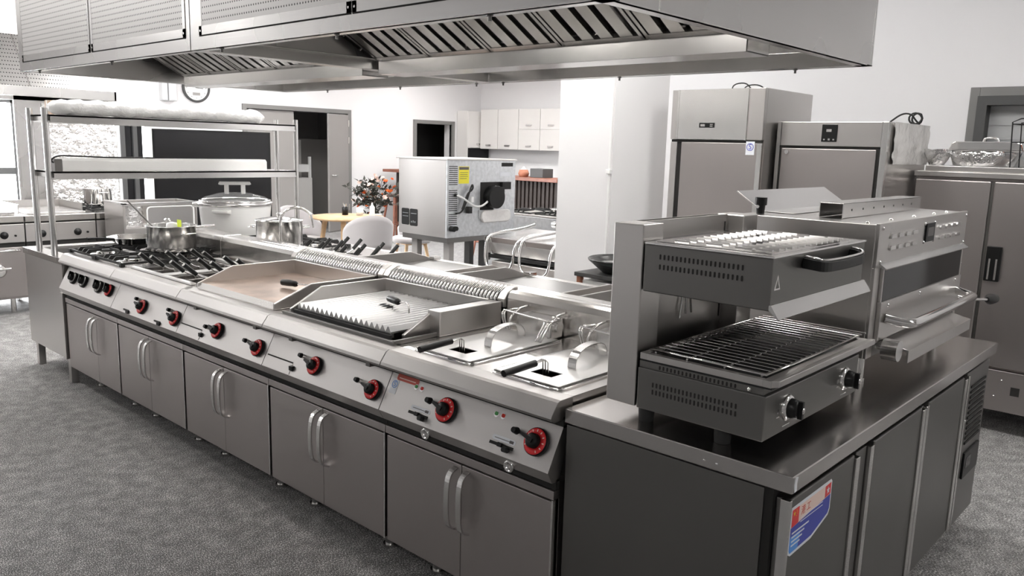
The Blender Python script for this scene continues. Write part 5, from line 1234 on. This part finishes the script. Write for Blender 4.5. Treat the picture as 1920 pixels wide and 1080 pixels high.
single('dark_box', 'dark appliance box on the bar top right of the pot', 'appliance', MB().box(-7.12, -6.85, 7.95, 8.2, 1.1105, 1.25), 'framedark', (-7, 8.05, 1.11), .006)
for k, (x_, m_) in enumerate(((-10.25, 'glass'), (-10.1, 'whiteplastic'))):
    single('drinking_glass' if k == 0 else 'white_cup', 'clear glass at the left end of the bar top' if k == 0 else 'white cup at the left end of the bar top', 'glass' if k == 0 else 'cup', MB().lathe((x_, 8.0, 1.1105), [(0, 0), (.035, 0), (.045, .13), (.041, .13), (.032, .006), (0, .006)], 16), m_, (x_, 8.0, 1.11))
single('wine_rack', 'small upright white ornament on the left end of the bar', 'ornament', MB().tube([(-9.95, 8.0, 1.111), (-9.95, 8.0, 1.2), (-9.87, 8.0, 1.30)], .012, 6).tube([(-9.95, 8.0, 1.2), (-10.02, 8.0, 1.29)], .012, 6).lathe((-9.95, 8.0, 1.1105), [(0, 0), (.06, 0), (.06, .01), (0, .012)], 14), 'satin', (-9.95, 8, 1.11)).name = 'table_ornament'
xs_ = (-10.45, -9.96, -9.40, -8.84, -8.28, -7.72, -7.16, -6.6)
for i in range(len(xs_)-1):
    p, q = xs_[i]+.003, xs_[i+1]-.003
    t = T('wall_cupboard', 'cream wall cupboard in the kitchenette row, number %s from the room corner' % ['one', 'two', 'three', 'four', 'five', 'six', 'seven'][i], 'cupboard', ((p+q)/2, 10.3, 1.52))
    words = ['nearest the corner', 'second from the corner', 'with two stacked flap doors', 'right of the stacked flaps', 'next right, behind the pillar', 'hidden far right', 'last of the row'][i]
    t.e['label'] = 'cream wall cupboard of the kitchenette row, %s' % words; t.e['group'] = 'kitchenette wall cupboards'
    t.part('body', MB().box(p, q, 10.17, 10.495, 1.52, 2.31), 'cab')
    zs = ((1.525, 1.92), (1.925, 2.305)) if i in (2, 3) else ((1.525, 2.305),)
    for z_ in zs:
        d = t.part('door', MB().box(p+.002, q-.002, 10.15, 10.17, z_[0], z_[1]), 'cab', .003)
        t.part('handle', MB().box((p+q)/2-.07, (p+q)/2+.07, 10.128, 10.15, z_[0]+.06, z_[0]+.09), 'satin', .003, under=d)
t = T('tall_cupboard', 'cream cupboard on the left wall above a dark microwave gap', 'cupboard', (-10.6, 10.1, 1.3))
t.part('body', MB().box(-10.79, -10.5, 9.82, 10.46, 1.30, 2.27), 'cab'); d = t.part('door', MB().box(-10.5, -10.48, 9.83, 10.45, 1.54, 2.265), 'cab', .003)
t.part('handle', MB().box(-10.48, -10.46, 10.07, 10.21, 1.60, 1.63), 'satin', under=d); t.part('microwave', MB().box(-10.5, -10.47, 9.85, 10.43, 1.31, 1.53), 'glass_dark', .004)
t = T('base_cupboards', 'cream base cupboards with a grey worktop along the far wall', 'cupboard', (-8.5, 10.2, 0))
t.part('body', MB().box(-10.47, -6.6, 9.9, 10.495, 0, .86), 'cab'); t.part('worktop', MB().box(-10.47, -6.6, 9.87, 10.495, .86, .90), 'galv', .003)
# clock and boxes on the left wall
t = T('wall_clock', 'round white wall clock with dark rim, partly behind the hood', 'clock', (XL, 4.29, 2.33))
cc = (XL+.002, 4.29, 2.34)
t.part('rim', MB().lathe(cc, [(.185, 0), (.22, .0), (.22, .03), (.205, .045), (.19, .04), (.185, .02)], 44, axis='x'), 'framedark')
t.part('face', MB().lathe(cc, [(0, .018), (.19, .018)], 40, axis='x'), 'clockface')
hm = MB()
hm.prism([(4.285, 2.335), (4.40, 2.33), (4.40, 2.34), (4.285, 2.345)], 'x', XL+.024, XL+.026).prism([(4.285, 2.335), (4.22, 2.375), (4.225, 2.385), (4.295, 2.345)], 'x', XL+.022, XL+.024)
t.part('hands', hm, 'framedark')
t.part('date_window', MB().box(XL+.021, XL+.023, 4.23, 4.35, 2.225, 2.27), 'doorgrey')
mk = MB()
for i in range(12): a_ = i*PI/6; mk.cyl((XL+.020, 4.29+.155*math.sin(a_), 2.34+.155*math.cos(a_)), (XL+.022, 4.29+.155*math.sin(a_), 2.34+.155*math.cos(a_)), .014, n=10)
t.part('hour_marks', mk, 'roller')
for k, (p, q) in enumerate(((3.72, 3.815), (3.825, 3.95))):
    t = T('electrical_box', ('narrow' if k == 0 else 'wider') + ' grey electrical box on the wall left of the clock', 'electrical box', (XL, p, 2.1))
    t.part('housing', MB().box(XL+.001, XL+.09, p, q, 2.12, 2.48), 'roller', .004); t.part('cover', MB().box(XL+.09, XL+.096, p+.008, q-.008, 2.13, 2.47), 'galv', .002)

# ------------------------------------------------------------------ dining corner
t = T('dining_table', 'round pale wooden table with splayed legs', 'table', (-6.2, 3.75, 0)); c = (-6.22, 3.78)
t.part('top', MB().lathe((*c, .715), [(0, 0), (.38, 0), (.42, .012), (.42, .03), (0, .032)], 44), 'wood')
for i in range(4):
    a_ = PI/4+i*PI/2; t.part('leg', MB().cyl((c[0]+.36*math.cos(a_), c[1]+.36*math.sin(a_), 0), (c[0]+.25*math.cos(a_), c[1]+.25*math.sin(a_), .715), .018, .03, n=14), 'wood')
def chair(loc, rz, lb):
    """upholstered shell chair; local +Y is its back"""
    t = T('dining_chair', lb, 'chair', (0, 0, 0), 'grey dining chairs')
    n, m_ = 18, 7; vs = []
    for j in range(m_):
        for i in range(n+1):
            a_ = math.radians(-15+210*i/n); s_ = math.sin(max(0, min(PI, (a_+.26)/(PI+.52)*PI)))
            h_ = .46+(.10+.27*s_**.8)*j/(m_-1); r_ = .255+.02*j/(m_-1)
            vs.append((r_*math.cos(a_), r_*math.sin(a_)*.95, h_))
    inner = [(v[0]*.88, v[1]*.88, v[2]) for v in vs]; N_ = len(vs); w = n+1
    fs = [(j*w+i, j*w+i+1, (j+1)*w+i+1, (j+1)*w+i) for j in range(m_-1) for i in range(n)]
    f2 = [tuple(N_+k for k in f[::-1]) for f in fs]
    top = [((m_-1)*w+i, (m_-1)*w+i+1, N_+(m_-1)*w+i+1, N_+(m_-1)*w+i) for i in range(n)]
    bot = [(i+1, i, N_+i, N_+i+1) for i in range(n)]
    ed = [(j*w, (j+1)*w, N_+(j+1)*w, N_+j*w) for j in range(m_-1)]+[((j+1)*w+n, j*w+n, N_+j*w+n, N_+(j+1)*w+n) for j in range(m_-1)]
    b_ = MB(); b_.add(vs+inner, fs+f2+top+bot+ed, True); t.part('backrest', b_, 'fabric')
    t.part('seat', MB().lathe((0, 0, .41), [(0, 0), (.22, 0), (.245, .02), (.245, .05), (.22, .065), (0, .07)], 30), 'fabric')
    for i in range(4):
        a_ = PI/4+i*PI/2; t.part('leg', MB().cyl((.26*math.cos(a_), .26*math.sin(a_), 0), (.17*math.cos(a_), .17*math.sin(a_), .41), .014, .022, n=12), 'wood')
    t.part('seat_frame', MB().box(-.14, .14, -.14, .14, .39, .412), 'wood')
    t.e.location = loc; t.e.rotation_euler.z = rz; return t
ch = chair((-5.62, 3.62, 0), math.radians(-115), 'grey upholstered shell chair with its back to the kitchen, right of the round table')
dup(ch.e, (-6.72, 3.50, 0), math.radians(95), 'grey upholstered shell chair on the far left side of the round table, behind the tap')
dup(ch.e, (-6.05, 4.60, 0), math.radians(-15), 'grey upholstered shell chair at the back of the round table, mostly hidden by the oven')
t = T('cutlery_holder', 'black cutlery pot with spoons on the round table', 'cutlery holder', (-6.4, 3.9, .747)); cc = (-6.37, 3.86)
t.part('pot', MB().lathe((*cc, .7475), [(0, 0), (.035, 0), (.038, .09), (.034, .09), (.03, .006), (0, .006)], 18), 'black')
t.part('cutlery', MB().tube([(cc[0], cc[1], .77), (cc[0]+.02, cc[1], .88)], .005, 6).tube([(cc[0], cc[1]+.01, .77), (cc[0]-.03, cc[1]+.01, .87)], .005, 6).tube([(cc[0], cc[1], .77), (cc[0]-.01, cc[1]-.02, .89)], .004, 6), 'satin')
single('napkin_cup', 'white cup beside the cutlery pot on the round table', 'cup', MB().lathe((-6.25, 3.98, .7475), [(0, 0), (.036, 0), (.04, .085), (.036, .085), (.03, .006), (0, .006)], 18), 'whiteplastic', (-6.25, 3.98, .747)).name = 'white_cup'
single('squeeze_bottle', 'white sauce bottle standing at the back of the round table', 'bottle', MB().lathe((-6.12, 4.06, .7475), [(0, 0), (.027, 0), (.03, .01), (.03, .10), (.012, .125), (.008, .15), (0, .152)], 18), 'whiteplastic', (-6.12, 4.06, .747))
# stools
def stool(loc, lb, h_=.74):
    t = T('bar_stool', lb, 'stool', (0, 0, 0), 'wooden stools')
    t.part('seat', MB().lathe((0, 0, h_-.035), [(0, 0), (.17, 0), (.19, .01), (.19, .035), (0, .036)], 28), 'wooddark')
    for i in range(4):
        a_ = PI/4+i*PI/2; t.part('leg', MB().cyl((.24*math.cos(a_), .24*math.sin(a_), 0), (.12*math.cos(a_), .12*math.sin(a_), h_-.035), .016, .022, n=10), 'woodred')
    t.part('foot_ring', MB().tube([(.20*math.cos(PI/4+i*PI/2), .20*math.sin(PI/4+i*PI/2), .25) for i in range(4)], .009, 6, True), 'woodred')
    t.e.location = loc; return t
st0 = stool((-9.25, 6.95, 0), 'dark wooden stool with splayed legs beside the orange flowers')
dup(st0.e, (-6.5, 6.4, 0), .3, 'wooden stool whose legs show below the turned oven, left one')
dup(st0.e, (-5.85, 6.7, 0), .7, 'wooden stool whose legs show below the turned oven, middle one')
dup(st0.e, (-4.95, 6.9, 0), .1, 'wooden stool whose legs show between the turned oven and contact grill')
# flower arrangement
t = T('flower_arrangement', 'orange and cream artificial flowers in a white vase', 'flowers', (-8.85, 6.1, 0))
vc = (-8.75, 6.15)
t.part('stand', MB().lathe((*vc, 0), [(0, 0), (.16, 0), (.16, .02), (.03, .03), (.03, .30), (.16, .31), (.16, .33), (0, .33)], 20), 'wooddark')
t.part('vase', MB().lathe((*vc, .331), [(0, 0), (.09, 0), (.11, .08), (.10, .16), (.09, .16), (.09, .02), (0, .02)], 22), 'whiteplastic')
rr = random.Random(12); stm = MB(); fo = MB(); fc = MB(); lf = MB(); fo2 = MB()
for i in range(150):
    side = rr.uniform(-1, 1); hgt = rr.random()
    p = Vector((vc[0], vc[1], 0))+Vector((.7, .7, 0))*side*.34*(.55+.45*hgt)+Vector((rr.uniform(-.12, .12), rr.uniform(-.12, .12), .60+.52*hgt*(1-.35*abs(side))))
    if side < -.3: p.z -= .22*rr.random()
    if i % 4 == 0: stm.tube([(vc[0], vc[1], .45), (Vector((*vc, .5))*.5+p*.5)+Vector((0, 0, .03)), p], .003, 4)
    r_ = rr.uniform(.03, .048)
    tgt = lf if i % 3 else (fo if (side > .2 and hgt > .4) or (side < -.3 and hgt < .6) or rr.random() < .2 else fc)
    fo_m = 'orange' if tgt is fo else 'petal'
    A = Matrix.Translation(p) @ Matrix.Rotation(rr.uniform(-1, 1), 4, 'X') @ Matrix.Rotation(rr.uniform(-1, 1), 4, 'Y')
    if tgt is lf:
        for k in range(3): tgt.add([A @ Vector(v) for v in ((0, 0, 0), (.035, .026, .02), (.10, 0, .03), (.035, -.026, .02))], [(0, 1, 2, 3)]); A = A @ Matrix.Rotation(2.1, 4, 'Z')
    else:
        tgt = MB(); mm_ = fo_m
        for ring, zz in ((1, 0), (.62, .012)):
            for k in range(6):
                a_ = k*PI/3+ring; c0 = Vector((math.cos(a_), math.sin(a_), 0))*ring; s0 = Vector((-math.sin(a_), math.cos(a_), 0))*ring
                tgt.add([A @ v for v in (Vector((0, 0, zz)), c0*r_*.6+s0*r_*.5+Vector((0, 0, r_*.3+zz)), c0*r_+Vector((0, 0, r_*.6+zz)), c0*r_*.6-s0*r_*.5+Vector((0, 0, r_*.3+zz)))], [(0, 1, 2, 3)])
        t.part('flower_head', tgt, fo_m, label='orange flower head' if fo_m == 'orange' else 'cream and pink flower head')
tag(t.part('stems', stm, 'leaf'), kind='stuff'); tag(t.part('foliage', lf, 'leaf'), kind='stuff')

# ------------------------------------------------------------------ light, camera
W = bpy.data.worlds.new('world'); bpy.context.scene.world = W; W.use_nodes = True
bg = W.node_tree.nodes['Background']; bg.inputs[0].default_value = (.93, .97, 1, 1); bg.inputs[1].default_value = 12.0
def area(name, loc, rot, sx, sy, e, col=(1, 1, 1)):
    l = bpy.data.lights.new(name, 'AREA'); l.shape = 'RECTANGLE'; l.size = sx; l.size_y = sy; l.energy = e; l.color = col
    o = bpy.data.objects.new(name, l); COL.objects.link(o); o.location = loc; o.rotation_euler = rot; return o
# daylight entering through the windows of the left wall
area('window_daylight', (XL-.25, (W1[0]+W1[1])/2, 1.35), (0, -PI/2, 0), 1.3, 1.5, 1100, (.96, .98, 1))

cd = bpy.data.cameras.new('camera'); cam = bpy.data.objects.new('camera', cd); COL.objects.link(cam)
F, YAW, PIT, ROL = 1508.27, 0.740670, 0.174238, 0.027702
cd.sensor_width = 36; cd.lens = F/1920*36; cd.clip_start = .05; cd.clip_end = 100
fw = Vector((-math.sin(YAW)*math.cos(PIT), math.cos(YAW)*math.cos(PIT), -math.sin(PIT)))
rt = Vector((math.cos(YAW), math.sin(YAW), 0)); up = rt.cross(fw)
r2 = rt*math.cos(ROL)+up*math.sin(ROL); u2 = -rt*math.sin(ROL)+up*math.cos(ROL)
mw = Matrix((r2, u2, -fw)).transposed().to_4x4(); mw.translation = (1.4201, -1.7390, 1.5871)
cam.matrix_world = mw
sc_ = bpy.context.scene; sc_.camera = cam
vs_ = sc_.view_settings; sc_.display_settings.display_device = 'sRGB'
vs_.view_transform = 'Standard'; vs_.look = 'None'; vs_.gamma = 1; vs_.use_curve_mapping = False; vs_.exposure = 0.62
sc_.cycles.max_bounces = 10; sc_.cycles.diffuse_bounces = 4; sc_.cycles.glossy_bounces = 5; sc_.cycles.transparent_max_bounces = 8
sc_.cycles.sample_clamp_indirect = 6; sc_.cycles.caustics_reflective = True
sc_.cycles.use_denoising = True
